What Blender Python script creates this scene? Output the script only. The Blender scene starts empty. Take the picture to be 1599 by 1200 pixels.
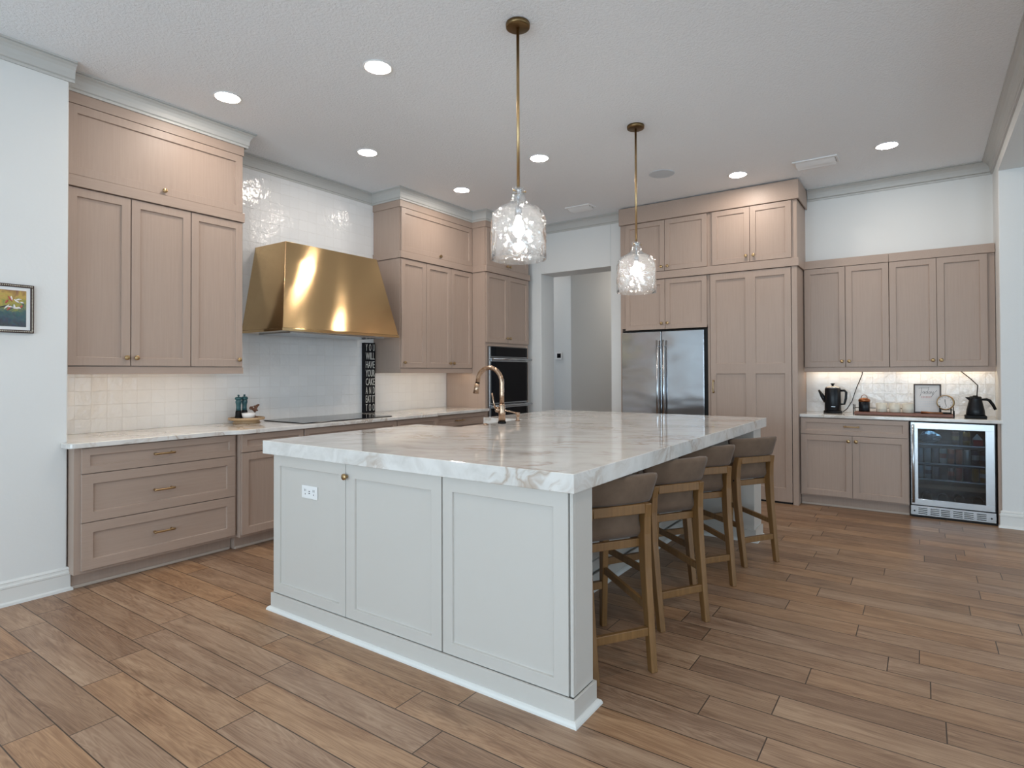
import bpy, bmesh, math, random
from mathutils import Vector, Matrix
random.seed(7)
scn = bpy.context.scene
C = scn.collection

# ------------------------------------------------------------------ camera
YAW, PITCH, ROLL, F, CX, CY, EYE = 0.603263860, 0.010694218, -0.003293150, 915.0117, 810.9586, 572.6572, 1.335
fw = Vector((-math.sin(YAW)*math.cos(PITCH), math.cos(YAW)*math.cos(PITCH), math.sin(PITCH)))
r0 = Vector((math.cos(YAW), math.sin(YAW), 0)); u0 = r0.cross(fw)
rt = r0*math.cos(ROLL)+u0*math.sin(ROLL); up = -r0*math.sin(ROLL)+u0*math.cos(ROLL)
cd = bpy.data.cameras.new('camera'); cam = bpy.data.objects.new('camera', cd); C.objects.link(cam)
cam.matrix_world = Matrix(((rt.x, up.x, -fw.x, 0), (rt.y, up.y, -fw.y, 0), (rt.z, up.z, -fw.z, EYE), (0, 0, 0, 1)))
cd.sensor_fit = 'HORIZONTAL'; cd.sensor_width = 36.0; cd.lens = 36.0*F/1599.0
cd.shift_x = -(CX-799.5)/1599.0; cd.shift_y = (CY-600.0)/1599.0
cd.clip_start = 0.05
scn.camera = cam

# ------------------------------------------------------------------ world, daylight, exposure
w = bpy.data.worlds.new('sky'); scn.world = w; w.use_nodes = True
bg = w.node_tree.nodes['Background']
bg.inputs['Color'].default_value = (0.62, 0.80, 1.0, 1); bg.inputs['Strength'].default_value = 1.0
DAY = (0.70, 0.87, 1.0)
def daylight(name, loc, target, sx, sy, power, col=DAY):
    l = bpy.data.lights.new(name, 'AREA'); l.shape = 'RECTANGLE'; l.size = sx; l.size_y = sy
    l.energy = power; l.color = col
    o = bpy.data.objects.new(name, l); C.objects.link(o); o.location = loc
    o.rotation_euler = (Vector(target)-Vector(loc)).to_track_quat('-Z', 'Y').to_euler()
    return o
# window openings: (axis wall, centre along wall, width, z0, z1)
FRONT_Y = -3.6; EAST_X = 5.6
FRONT_WIN = [(-2.7, 1.9), (-0.1, 1.9), (2.9, 2.2)]
EAST_WIN = [(-1.6, 2.2), (1.6, 2.2), (4.4, 1.9)]
WZ0, WZ1 = 0.12, 2.55
for k, (x, wd) in enumerate(FRONT_WIN):
    daylight('daylight_front', (x, FRONT_Y-0.35, 1.35), (x, 0, 1.2), wd, 2.4, 118)
for k, (y, wd) in enumerate(EAST_WIN):
    daylight('daylight_east', (EAST_X+0.35, y, 1.35), (0, y, 1.2), wd, 2.4, 48)
vs = scn.view_settings
scn.display_settings.display_device = 'sRGB'
vs.view_transform = 'Standard'; vs.look = 'None'; vs.exposure = 0.0; vs.gamma = 1.0; vs.use_curve_mapping = False
try:
    scn.cycles.max_bounces = 10; scn.cycles.diffuse_bounces = 5; scn.cycles.glossy_bounces = 5
    scn.cycles.transmission_bounces = 8; scn.cycles.transparent_max_bounces = 12
    scn.cycles.caustics_reflective = False; scn.cycles.caustics_refractive = False
    scn.cycles.sample_clamp_indirect = 6.0; scn.cycles.use_denoising = True
except Exception:
    pass

# ------------------------------------------------------------------ materials
def lin(c):
    c /= 255.0
    return c/12.92 if c <= 0.04045 else ((c+0.055)/1.055)**2.4
def S(r, g, b): return (lin(r), lin(g), lin(b), 1)
class NT:
    def __init__(s, name):
        s.m = bpy.data.materials.new(name); s.m.use_nodes = True
        s.t = s.m.node_tree; s.b = s.t.nodes['Principled BSDF']; s.out = s.t.nodes['Material Output']
    def n(s, typ, **kw):
        x = s.t.nodes.new(typ)
        for k, v in kw.items(): setattr(x, k, v)
        return x
    def set(s, sock, v):
        if isinstance(v, bpy.types.NodeSocket): s.t.links.new(v, sock)
        elif v is not None: sock.default_value = v
    def math(s, op, a, b=None, c=None):
        x = s.n('ShaderNodeMath', operation=op); s.set(x.inputs[0], a); s.set(x.inputs[1], b)
        if c is not None: s.set(x.inputs[2], c)
        return x.outputs[0]
    def obj(s): return s.n('ShaderNodeTexCoord').outputs['Object']
    def sep(s, v):
        x = s.n('ShaderNodeSeparateXYZ'); s.set(x.inputs[0], v); return x.outputs
    def comb(s, a, b, c=0.0):
        x = s.n('ShaderNodeCombineXYZ'); s.set(x.inputs[0], a); s.set(x.inputs[1], b); s.set(x.inputs[2], c); return x.outputs[0]
    def mapping(s, v, scale=(1, 1, 1), rot=(0, 0, 0), loc=(0, 0, 0)):
        x = s.n('ShaderNodeMapping'); s.set(x.inputs[0], v); x.inputs['Scale'].default_value = scale
        x.inputs['Rotation'].default_value = rot; x.inputs['Location'].default_value = loc; return x.outputs[0]
    def noise(s, v, scale, detail=4, rough=0.55, dist=0.0):
        x = s.n('ShaderNodeTexNoise'); s.set(x.inputs['Vector'], v); x.inputs['Scale'].default_value = scale
        x.inputs['Detail'].default_value = detail; x.inputs['Roughness'].default_value = rough; x.inputs['Distortion'].default_value = dist
        return x.outputs
    def white(s, v, dim='2D'):
        x = s.n('ShaderNodeTexWhiteNoise', noise_dimensions=dim)
        if dim == '1D': s.set(x.inputs['W'], v)
        else: s.set(x.inputs['Vector'], v)
        return x.outputs
    def ramp(s, f, stops):
        x = s.n('ShaderNodeValToRGB'); s.set(x.inputs[0], f)
        e = x.color_ramp.elements
        while len(e) < len(stops): e.new(0.5)
        for i, (p, c) in enumerate(stops): e[i].position = p; e[i].color = c
        return x.outputs[0]
    def mix(s, f, a, b, blend='MIX'):
        x = s.n('ShaderNodeMix', data_type='RGBA', blend_type=blend)
        s.set(x.inputs[0], f); s.set(x.inputs[6], a); s.set(x.inputs[7], b); return x.outputs[2]
    def bump(s, h, strength=0.3, dist=0.01):
        x = s.n('ShaderNodeBump'); x.inputs['Strength'].default_value = strength; x.inputs['Distance'].default_value = dist
        s.set(x.inputs['Height'], h); s.t.links.new(x.outputs[0], s.b.inputs['Normal']); return x.outputs[0]
    def P(s, **kw):
        for k, v in kw.items(): s.set(s.b.inputs[k.replace('_', ' ')], v)
        return s
def plain(name, col, rough=0.5, metal=0.0, **kw):
    n = NT(name); n.P(Base_Color=col, Roughness=rough, Metallic=metal)
    for k, v in kw.items(): n.set(n.b.inputs[k.replace('_', ' ')], v)
    v = n.noise(n.obj(), 35.0, 2)[0]                     # faint unevenness so nothing is dead flat
    n.set(n.b.inputs['Roughness'], n.math('ADD', rough-0.03, n.math('MULTIPLY', v, 0.06)))
    return n.m
def emis(name, col, strength):
    n = NT(name); n.P(Base_Color=(0.8, 0.8, 0.8, 1), Emission_Color=col, Emission_Strength=strength); return n.m

def mk_wall(name, col, bump=0.12, scale=55):
    n = NT(name); n.P(Base_Color=col, Roughness=0.62)
    h = n.noise(n.obj(), scale, 3, 0.6)[0]; n.bump(h, bump, 0.006); return n.m
M = {}
M['wall'] = mk_wall('painted_wall', (0.74, 0.75, 0.745, 1))
def mk_ceiling():
    n = NT('knockdown_ceiling'); n.P(Base_Color=(0.89, 0.92, 0.955, 1), Roughness=0.8)
    h = n.noise(n.obj(), 62, 4, 0.6, 0.3)[0]
    h2 = n.ramp(h, [(0.38, (0, 0, 0, 1)), (0.62, (1, 1, 1, 1))]); n.bump(h2, 0.42, 0.007); return n.m
M['ceiling'] = mk_ceiling()
M['crown'] = plain('grey_white_crown_paint', (0.53, 0.525, 0.505, 1), 0.42)
M['toe'] = plain('pale_taupe_paint', (0.50, 0.42, 0.36, 1), 0.45)
M['trim'] = plain('white_trim_paint', (0.74, 0.74, 0.72, 1), 0.38)
def mk_wood(name, col, dark, axis, rough=0.45, scale=1.0):
    n = NT(name); sc = {'z': (90, 90, 3.0), 'x': (3.0, 90, 90), 'y': (90, 3.0, 90)}[axis]
    v = n.mapping(n.obj(), scale=tuple(k*scale for k in sc))
    g = n.noise(v, 1.0, 4, 0.6)[0]; big = n.noise(n.obj(), 3.0, 2)[0]
    f = n.math('ADD', n.math('MULTIPLY', g, 0.75), n.math('MULTIPLY', big, 0.25))
    n.P(Base_Color=n.ramp(f, [(0.30, dark), (0.62, col)]), Roughness=rough); n.bump(g, 0.06, 0.002); return n.m
M['cab'] = mk_wood('taupe_oak_upright_grain', (0.415, 0.315, 0.258, 1), (0.382, 0.287, 0.233, 1), 'z')
M['cabh'] = mk_wood('taupe_oak_level_grain', (0.415, 0.315, 0.258, 1), (0.382, 0.287, 0.233, 1), 'y')
M['island'] = plain('pale_grey_cabinet_paint', (0.575, 0.55, 0.515, 1), 0.42)
M['stoolwood'] = mk_wood('honey_oak', (0.225, 0.115, 0.039, 1), (0.150, 0.072, 0.022, 1), 'z', 0.42, 0.7)
M['redwood'] = mk_wood('reddish_wood', (0.22, 0.075, 0.04, 1), (0.13, 0.045, 0.025, 1), 'x', 0.4)
M['palewood'] = mk_wood('pale_wood', (0.52, 0.36, 0.21, 1), (0.40, 0.26, 0.14, 1), 'y', 0.45)

def mk_floor():
    n = NT('wood_look_plank_tile'); o = n.obj(); x, y, z = n.sep(o)
    W, L = 0.16, 0.935
    vv = n.math('DIVIDE', n.math('SUBTRACT', y, 0.046), W); row = n.math('FLOOR', vv); fv = n.math('FRACT', vv)
    off = n.math('MULTIPLY', n.white(n.math('ADD', row, 0.5), '1D')[0], 3.0)
    uu = n.math('ADD', n.math('DIVIDE', x, L), off); col = n.math('FLOOR', uu); fu = n.math('FRACT', uu)
    rnd = n.white(n.comb(n.math('ADD', row, 0.5), n.math('ADD', col, 0.5)), '2D')
    rr, rg, rb = n.sep(rnd[1])
    v = n.comb(n.math('ADD', n.math('MULTIPLY', x, 1.0), n.math('MULTIPLY', rr, 31.0)), n.math('ADD', y, n.math('MULTIPLY', rg, 17.0)), n.math('MULTIPLY', rb, 9.0))
    fine = n.noise(n.mapping(v, scale=(3.0, 55.0, 1)), 1.0, 5, 0.65)[0]
    broad = n.noise(n.mapping(v, scale=(1.3, 8.0, 1)), 1.0, 4, 0.6, 1.2)[0]
    cath = n.noise(n.mapping(v, scale=(0.9, 16.0, 1)), 1.0, 2, 0.5, 2.2)[0]
    rings = n.math('PINGPONG', n.math('MULTIPLY', cath, 9.0), 0.5)
    f = n.math('ADD', n.math('MULTIPLY', broad, 0.55), n.math('ADD', n.math('MULTIPLY', fine, 0.30), n.math('MULTIPLY', rings, 0.30)))
    base = n.ramp(f, [(0.24, S(112, 86, 67)), (0.44, S(154, 127, 105)), (0.62, S(182, 157, 133)), (0.85, S(200, 179, 155))])
    tint = n.ramp(rr, [(0.0, S(212, 200, 192)), (0.35, S(242, 232, 222)), (0.6, S(252, 232, 208)), (0.8, S(232, 226, 224)), (1.0, S(250, 242, 234))])
    base = n.mix(1.0, base, tint, 'MULTIPLY')
    kn = n.noise(n.mapping(v, scale=(2.2, 7.0, 1)), 1.0, 2, 0.5)[0]
    knot = n.ramp(kn, [(0.66, (0, 0, 0, 1)), (0.76, (1, 1, 1, 1))])
    base = n.mix(n.math('MULTIPLY', knot, 0.55), base, S(84, 58, 42))
    du = n.math('MULTIPLY', n.math('MINIMUM', fu, n.math('SUBTRACT', 1.0, fu)), L)
    dv = n.math('MULTIPLY', n.math('MINIMUM', fv, n.math('SUBTRACT', 1.0, fv)), W)
    d = n.math('MINIMUM', du, dv); gap = n.math('LESS_THAN', d, 0.0023)
    base = n.mix(gap, base, S(66, 50, 38))
    n.P(Base_Color=base, Roughness=n.math('ADD', 0.36, n.math('MULTIPLY', fine, 0.16)))
    h = n.math('ADD', n.math('MULTIPLY', n.math('SUBTRACT', 1.0, gap), 0.8), n.math('MULTIPLY', fine, 0.25))
    n.bump(h, 0.25, 0.003); return n.m
M['floor'] = mk_floor()

def mk_marble():
    n = NT('veined_quartzite'); o = n.mapping(n.obj(), rot=(0.25, 0.2, math.radians(-24)))
    warp = n.noise(o, 1.3, 4, 0.6)[1]
    wv = n.n('ShaderNodeVectorMath', operation='ADD'); n.set(wv.inputs[0], o)
    sc = n.n('ShaderNodeVectorMath', operation='SCALE'); n.set(sc.inputs[0], warp); sc.inputs['Scale'].default_value = 0.60
    n.set(wv.inputs[1], sc.outputs[0]); wo = wv.outputs[0]
    a = n.noise(n.mapping(wo, scale=(1.7, 4.0, 4.0)), 1.0, 6, 0.62, 0.6)[0]
    b = n.noise(n.mapping(wo, scale=(5.5, 15.0, 15.0)), 1.0, 5, 0.6, 0.4)[0]
    f = n.math('ADD', n.math('MULTIPLY', a, 0.72), n.math('MULTIPLY', b, 0.28))
    base = n.ramp(f, [(0.26, S(172, 167, 162)), (0.40, S(208, 205, 201)), (0.54, S(225, 223, 220)), (0.75, S(232, 230, 227))])
    c = n.noise(n.mapping(wo, scale=(0.9, 4.2, 4.2), loc=(3.1, 7.7, 1.2)), 1.0, 5, 0.6, 0.5)[0]
    ridge = n.math('ABSOLUTE', n.math('SUBTRACT', c, 0.5))
    vein = n.ramp(ridge, [(0.0, (1, 1, 1, 1)), (0.045, (0, 0, 0, 1))])
    patch = n.ramp(n.noise(o, 1.7, 2)[0], [(0.46, (0, 0, 0, 1)), (0.60, (1, 1, 1, 1))])
    k = n.math('MULTIPLY', n.math('MULTIPLY', vein, patch), 0.62)
    base = n.mix(k, base, S(158, 128, 100))
    n.P(Base_Color=base, Roughness=0.055); n.b.inputs['Specular IOR Level'].default_value = 0.55; return n.m
M['marble'] = mk_marble()

def mk_tile():
    n = NT('glazed_white_tile'); x, y, z = n.sep(n.obj()); T = 0.10
    h0 = n.math('ADD', x, y)
    uu = n.math('DIVIDE', h0, T); vv = n.math('DIVIDE', n.math('SUBTRACT', z, 0.913), T)
    cu, cv = n.math('FLOOR', uu), n.math('FLOOR', vv); fu, fv = n.math('FRACT', uu), n.math('FRACT', vv)
    rnd = n.white(n.comb(n.math('ADD', cu, 0.5), n.math('ADD', cv, 0.5)), '2D'); rr, rg, rb = n.sep(rnd[1])
    tilt = n.math('ADD', n.math('MULTIPLY', n.math('SUBTRACT', rr, 0.5), n.math('SUBTRACT', fu, 0.5)), n.math('MULTIPLY', n.math('SUBTRACT', rg, 0.5), n.math('SUBTRACT', fv, 0.5)))
    wob = n.noise(n.obj(), 17, 3, 0.5)[0]
    mu = n.math('MINIMUM', fu, n.math('SUBTRACT', 1.0, fu)); mv = n.math('MINIMUM', fv, n.math('SUBTRACT', 1.0, fv))
    g = n.math('MINIMUM', mu, mv); grout = n.math('LESS_THAN', g, 0.012)
    h = n.math('ADD', n.math('MULTIPLY', tilt, 0.8), n.math('ADD', n.math('MULTIPLY', wob, 1.0), n.math('MULTIPLY', grout, -0.12)))
    c = n.mix(n.math('MULTIPLY', rb, 0.5), S(234, 234, 234), S(226, 226, 226)); c = n.mix(grout, c, S(222, 221, 219))
    n.P(Base_Color=c, Roughness=n.math('ADD', 0.10, n.math('MULTIPLY', grout, 0.5))); n.bump(h, 0.85, 0.006); return n.m
M['tile'] = mk_tile()

def mk_brushed(name, col, rough, aniso, rot, wave=0.0):
    n = NT(name); n.P(Base_Color=col, Metallic=1.0, Roughness=rough)
    n.b.inputs['Anisotropic'].default_value = aniso; n.b.inputs['Anisotropic Rotation'].default_value = rot
    t = n.n('ShaderNodeTangent', direction_type='RADIAL', axis='Z'); n.t.links.new(t.outputs[0], n.b.inputs['Tangent'])
    if wave:
        h = n.noise(n.mapping(n.obj(), scale=(1, 1, 2.2)), 2.4, 1, 0.4)[0]; n.bump(h, wave, 0.05)
    return n.m
M['brass_hood'] = mk_brushed('brushed_brass_sheet', S(214, 184, 138), 0.13, 0.93, 0.25, 0.05)
M['steel'] = mk_brushed('brushed_steel', S(186, 190, 196), 0.17, 0.5, 0.25, 0.22)
M['steelbar'] = plain('satin_steel', S(190, 193, 197), 0.25, 1.0)
M['brass'] = plain('aged_brass', S(180, 152, 112), 0.30, 1.0)
M['canopy'] = plain('dark_antique_brass', S(118, 96, 66), 0.34, 1.0)
M['bronze'] = plain('champagne_bronze', S(178, 152, 130), 0.27, 1.0)
M['copper'] = plain('copper', S(150, 98, 66), 0.3, 1.0)
M['blackglass'] = plain('black_glass', (0.003, 0.003, 0.005, 1), 0.06, Specular_IOR_Level=0.22)
M['black'] = plain('satin_black', (0.006, 0.007, 0.010, 1), 0.30, Specular_IOR_Level=0.28)
M['mattblack'] = plain('matt_black', (0.007, 0.007, 0.008, 1), 0.6, Specular_IOR_Level=0.2)
M['gap'] = plain('dark_recess', (0.01, 0.01, 0.01, 1), 0.8)
M['white'] = plain('white_plastic', (0.82, 0.82, 0.82, 1), 0.35)
M['ceramic'] = plain('cream_ceramic', S(216, 210, 196), 0.35)
M['paper'] = plain('print_paper', S(226, 222, 220), 0.7)
M['ink'] = plain('grey_ink', S(70, 70, 74), 0.7)
M['redink'] = plain('red_ink', S(186, 92, 82), 0.7)
M['offwhite'] = plain('off_white_lettering', S(205, 205, 200), 0.6)
M['darkframe'] = plain('dark_walnut_frame', S(58, 38, 30), 0.45)
M['teal'] = plain('teal_lacquer', S(38, 82, 88), 0.3)
M['signblack'] = plain('black_painted_wood', (0.005, 0.005, 0.008, 1), 0.5, Specular_IOR_Level=0.2)
M['rust'] = plain('rusty_brown', S(112, 76, 58), 0.7)
M['greycloth'] = plain('speaker_grille_cloth', (0.60, 0.65, 0.70, 1), 0.8)
M['lens'] = emis('lit_lens', (1.0, 0.90, 0.80, 1), 138.0)
M['strip'] = emis('warm_light_strip', (1.0, 0.80, 0.54, 1), 7.0)
M['bulb'] = emis('lit_bulb', (1.0, 0.93, 0.84, 1), 120.0)
def mk_fabric():
    n = NT('taupe_suede'); v = n.noise(n.obj(), 9, 4, 0.6)[0]; fine = n.noise(n.obj(), 420, 2)[0]
    n.P(Base_Color=n.ramp(v, [(0.3, S(90, 71, 56)), (0.7, S(110, 89, 72))]), Roughness=0.9)
    n.b.inputs['Sheen Weight'].default_value = 0.12; n.bump(fine, 0.15, 0.002); return n.m
M['fabric'] = mk_fabric()
def mk_glass(name, tint, refl_scale=1.0, wav=0.0, refr=0.0):
    n = NT(name); t = n.t
    tr = n.n('ShaderNodeBsdfTransparent'); tr.inputs[0].default_value = tint
    gl = n.n('ShaderNodeBsdfGlossy'); gl.inputs['Roughness'].default_value = 0.02; gl.inputs[0].default_value = (1, 1, 1, 1)
    fr = n.n('ShaderNodeLayerWeight'); fr.inputs['Blend'].default_value = 0.5
    base = tr.outputs[0]
    if wav:
        tl = n.n('ShaderNodeBsdfDiffuse'); tl.inputs[0].default_value = (0.95, 0.95, 0.95, 1)
        mb_ = n.n('ShaderNodeMixShader'); mb_.inputs[0].default_value = 0.09
        t.links.new(base, mb_.inputs[1]); t.links.new(tl.outputs[0], mb_.inputs[2]); base = mb_.outputs[0]
    nrm = None
    if wav:
        v = n.n('ShaderNodeTexVoronoi', feature='SMOOTH_F1'); v.inputs['Scale'].default_value = 24; n.set(v.inputs['Vector'], n.obj())
        b = n.n('ShaderNodeBump'); b.inputs['Strength'].default_value = wav; b.inputs['Distance'].default_value = 0.02
        t.links.new(v.outputs['Distance'], b.inputs['Height']); nrm = b.outputs[0]
        t.links.new(nrm, gl.inputs['Normal']); t.links.new(nrm, fr.inputs['Normal'])
    if refr:
        rf = n.n('ShaderNodeBsdfRefraction'); rf.inputs['IOR'].default_value = 1.05; rf.inputs['Roughness'].default_value = 0.0
        if nrm: t.links.new(nrm, rf.inputs['Normal'])
        mx0 = n.n('ShaderNodeMixShader'); mx0.inputs[0].default_value = refr
        t.links.new(base, mx0.inputs[1]); t.links.new(rf.outputs[0], mx0.inputs[2]); base = mx0.outputs[0]
    mx = n.n('ShaderNodeMixShader'); f = n.math('MULTIPLY', n.math('ADD', 0.035, n.math('MULTIPLY', n.math('POWER', fr.outputs['Facing'], 3.5), 0.6)), refl_scale)
    t.links.new(f, mx.inputs[0]); t.links.new(base, mx.inputs[1]); t.links.new(gl.outputs[0], mx.inputs[2])
    t.links.new(mx.outputs[0], n.out.inputs['Surface']); t.nodes.remove(n.b); return n.m
M['glass'] = mk_glass('hammered_clear_glass', (0.97, 0.975, 0.98, 1), 2.2, 0.8, 0.30)
M['pane'] = mk_glass('window_glass', (0.97, 0.98, 0.98, 1))
M['tint'] = mk_glass('smoked_glass', (0.50, 0.54, 0.58, 1), 1.0)

# ------------------------------------------------------------------ mesh helpers
class MB:
    def __init__(s): s.v = []; s.f = []; s.sm = []
    def add(s, vs, fs, smooth=False):
        b = len(s.v); s.v += [Vector(p) for p in vs]
        for f in fs: s.f.append([b+i for i in f]); s.sm.append(smooth)
        return s
    def box(s, x0, x1, y0, y1, z0, z1):
        return s.add([(x0, y0, z0), (x1, y0, z0), (x1, y1, z0), (x0, y1, z0), (x0, y0, z1), (x1, y0, z1), (x1, y1, z1), (x0, y1, z1)],
                     [(0, 3, 2, 1), (4, 5, 6, 7), (0, 1, 5, 4), (1, 2, 6, 5), (2, 3, 7, 6), (3, 0, 4, 7)])
    def prism(s, poly, z0, z1):
        n = len(poly)
        return s.add([(x, y, z0) for x, y in poly]+[(x, y, z1) for x, y in poly],
                     [tuple(range(n))[::-1], tuple(range(n, 2*n))]+[(i, (i+1) % n, n+(i+1) % n, n+i) for i in range(n)])
    def lathe(s, prof, c=(0, 0, 0), axis=(0, 0, 1), seg=28, smooth=True, cap=True):
        q = Vector((0, 0, 1)).rotation_difference(Vector(axis)); c = Vector(c); vs = []; fs = []
        for r, z in prof:
            for k in range(seg):
                a = 2*math.pi*k/seg; vs.append(c+q @ Vector((r*math.cos(a), r*math.sin(a), z)))
        for i in range(len(prof)-1):
            for k in range(seg): fs.append((i*seg+k, i*seg+(k+1) % seg, (i+1)*seg+(k+1) % seg, (i+1)*seg+k))
        s.add(vs, fs, smooth)
        if cap:
            n = len(prof)-1; b = len(s.v)-len(vs)
            for i in (0, n):
                if prof[i][0] > 1e-6: s.f.append([b+i*seg+k for k in range(seg)]); s.sm.append(False)
        return s
    def tube(s, pts, r, seg=10, smooth=True):
        pts = [Vector(p) for p in pts]; n = len(pts); rs = r if isinstance(r, (list, tuple)) else [r]*n
        vs = []; fs = []; ref = None
        for i, p in enumerate(pts):
            d = (pts[min(i+1, n-1)]-pts[max(i-1, 0)]).normalized()
            if ref is None: ref = d.orthogonal().normalized()
            else:
                ref = ref-d*ref.dot(d); ref = ref.normalized() if ref.length > 1e-6 else d.orthogonal().normalized()
            bn = d.cross(ref)
            for k in range(seg):
                a = 2*math.pi*k/seg; vs.append(p+(ref*math.cos(a)+bn*math.sin(a))*rs[i])
        for i in range(n-1):
            for k in range(seg): fs.append((i*seg+k, i*seg+(k+1) % seg, (i+1)*seg+(k+1) % seg, (i+1)*seg+k))
        s.add(vs, fs, smooth); b = len(s.v)-len(vs)
        for i in (0, n-1): s.f.append([b+i*seg+k for k in range(seg)]); s.sm.append(False)
        return s
    def beam(s, pts, wx, wy):
        """rectangular bar through points; section wx along x, wy along y (upright bars)"""
        n = len(pts); wxs = wx if isinstance(wx, (list, tuple)) else [wx]*n; wys = wy if isinstance(wy, (list, tuple)) else [wy]*n
        vs = []; fs = []
        for (x, y, z), a, b in zip(pts, wxs, wys): vs += [(x-a/2, y-b/2, z), (x+a/2, y-b/2, z), (x+a/2, y+b/2, z), (x-a/2, y+b/2, z)]
        for i in range(n-1):
            for k in range(4): fs.append((i*4+k, i*4+(k+1) % 4, (i+1)*4+(k+1) % 4, (i+1)*4+k))
        fs += [(3, 2, 1, 0), tuple(range(4*n-4, 4*n))]
        return s.add(vs, fs)
    def build(s, name, mat, parent=None, bevel=0.0, bseg=2, fix=True, subsurf=0):
        me = bpy.data.meshes.new(name); off = parent_loc(parent)
        me.from_pydata([v-off for v in s.v], [], s.f)
        for p, k in zip(me.polygons, s.sm): p.use_smooth = k
        if fix:
            bm = bmesh.new(); bm.from_mesh(me); bmesh.ops.recalc_face_normals(bm, faces=bm.faces[:]); bm.to_mesh(me); bm.free()
        me.materials.append(M[mat] if isinstance(mat, str) else mat)
        o = bpy.data.objects.new(name, me); C.objects.link(o)
        if parent is not None: o.parent = parent
        if bevel:
            b = o.modifiers.new('bevel', 'BEVEL'); b.width = bevel; b.segments = bseg; b.limit_method = 'ANGLE'; b.angle_limit = math.radians(40)
        if subsurf:
            b = o.modifiers.new('smooth', 'SUBSURF'); b.levels = subsurf; b.render_levels = subsurf
        return o
def parent_loc(p):
    v = Vector((0, 0, 0))
    while p is not None: v = v+Vector(p.location); p = p.parent
    return v
def tag(o, label, cat, group=None):
    o['label'] = label; o['category'] = cat
    if group: o['group'] = group
    return o
def thing(name, label, cat, loc, group=None):
    o = bpy.data.objects.new(name, None); o.empty_display_size = 0.1; C.objects.link(o); o.location = loc
    return tag(o, label, cat, group)
def struct(name, mb, mat, **kw):
    o = mb.build(name, mat, None, **kw); o['kind'] = 'structure'; return o
def dup(root, loc, rotz=None, label=None):
    r = root.copy(); C.objects.link(r); r.location = loc
    if rotz is not None: r.rotation_euler = (0, 0, rotz)
    if label: r['label'] = label
    for ch in list(root.children):
        c = ch.copy(); C.objects.link(c); c.parent = r
        for g in list(ch.children):
            d = g.copy(); C.objects.link(d); d.parent = c
    return r
# frames: map (u right, v up, w out of the face) into the world
def east(X): return lambda u, v, w: Vector((X+w, u, v))      # a face that looks to +X
def south(Y): return lambda u, v, w: Vector((u, Y-w, v))     # a face that looks to -Y
def fbox(mb, fr, u0, u1, v0, v1, w0, w1):
    c = [(u0, v0, w0), (u1, v0, w0), (u1, v1, w0), (u0, v1, w0), (u0, v0, w1), (u1, v0, w1), (u1, v1, w1), (u0, v1, w1)]
    return mb.add([fr(*p) for p in c], [(0, 3, 2, 1), (4, 5, 6, 7), (0, 1, 5, 4), (1, 2, 6, 5), (2, 3, 7, 6), (3, 0, 4, 7)])
def shaker_mb(fr, u0, u1, v0, v1, st=0.055, t=0.02, rec=0.012, cells=None, mb=None):
    """a framed door leaf: one shell with recessed panel(s); cells = list of (u0,u1,v0,v1) panels"""
    mb = mb or MB()
    if cells is None: cells = [(u0+st, u1-st, v0+st, v1-st)]
    us = sorted({u0, u1}|{c[0] for c in cells}|{c[1] for c in cells}); vs_ = sorted({v0, v1}|{c[2] for c in cells}|{c[3] for c in cells})
    def inside(a, b):
        return any(c[0]-1e-6 <= a <= c[1]+1e-6 and c[2]-1e-6 <= b <= c[3]+1e-6 for c in cells)
    vid = {}; V = []; Fc = []
    def vert(a, b, w):
        k = (round(a, 5), round(b, 5), round(w, 5))
        if k not in vid: vid[k] = len(V); V.append(fr(a, b, w))
        return vid[k]
    for i in range(len(us)-1):
        for j in range(len(vs_)-1):
            a0, a1, b0, b1 = us[i], us[i+1], vs_[j], vs_[j+1]
            if not inside((a0+a1)/2, (b0+b1)/2): Fc.append((vert(a0, b0, t), vert(a1, b0, t), vert(a1, b1, t), vert(a0, b1, t)))
    for a0, a1, b0, b1 in cells:
        i = 0.002
        o = [vert(a0, b0, t), vert(a1, b0, t), vert(a1, b1, t), vert(a0, b1, t)]
        n = [vert(a0+i, b0+i, t-rec), vert(a1-i, b0+i, t-rec), vert(a1-i, b1-i, t-rec), vert(a0+i, b1-i, t-rec)]
        Fc.append(tuple(n))
        for k in range(4): Fc.append((o[k], o[(k+1) % 4], n[(k+1) % 4], n[k]))
    # outer rim (follow the grid so the shell is closed)
    ring = [(a, v0) for a in us]+[(u1, b) for b in vs_[1:]]+[(a, v1) for a in us[::-1][1:]]+[(u0, b) for b in vs_[::-1][1:-1]]
    fr_i = [vert(a, b, t) for a, b in ring]; bk = [vert(a, b, 0.0) for a, b in ring]
    for k in range(len(ring)): Fc.append((fr_i[k], bk[k], bk[(k+1) % len(ring)], fr_i[(k+1) % len(ring)]))
    Fc.append(tuple(bk[::-1]))
    return mb.add(V, Fc)
def door(fr, root, u0, u1, v0, v1, mat='cab', name='door', st=0.055, cells=None, t=0.02):
    return shaker_mb(fr, u0, u1, v0, v1, st, t, cells=cells).build(name, mat, root, bevel=0.0012, bseg=1)
def knob(fr, parent, u, v, w=0.02, mat='brass', r=0.0165):
    c = fr(u, v, w-0.001); ax = fr(u, v, w+1)-fr(u, v, w)
    return MB().lathe([(0.009, 0), (0.007, 0.004), (0.006, 0.012), (0.012, 0.015), (r, 0.019), (r, 0.025), (r*0.8, 0.028), (0.0001, 0.0285)], c, ax, 20).build('knob', mat, parent)
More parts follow.
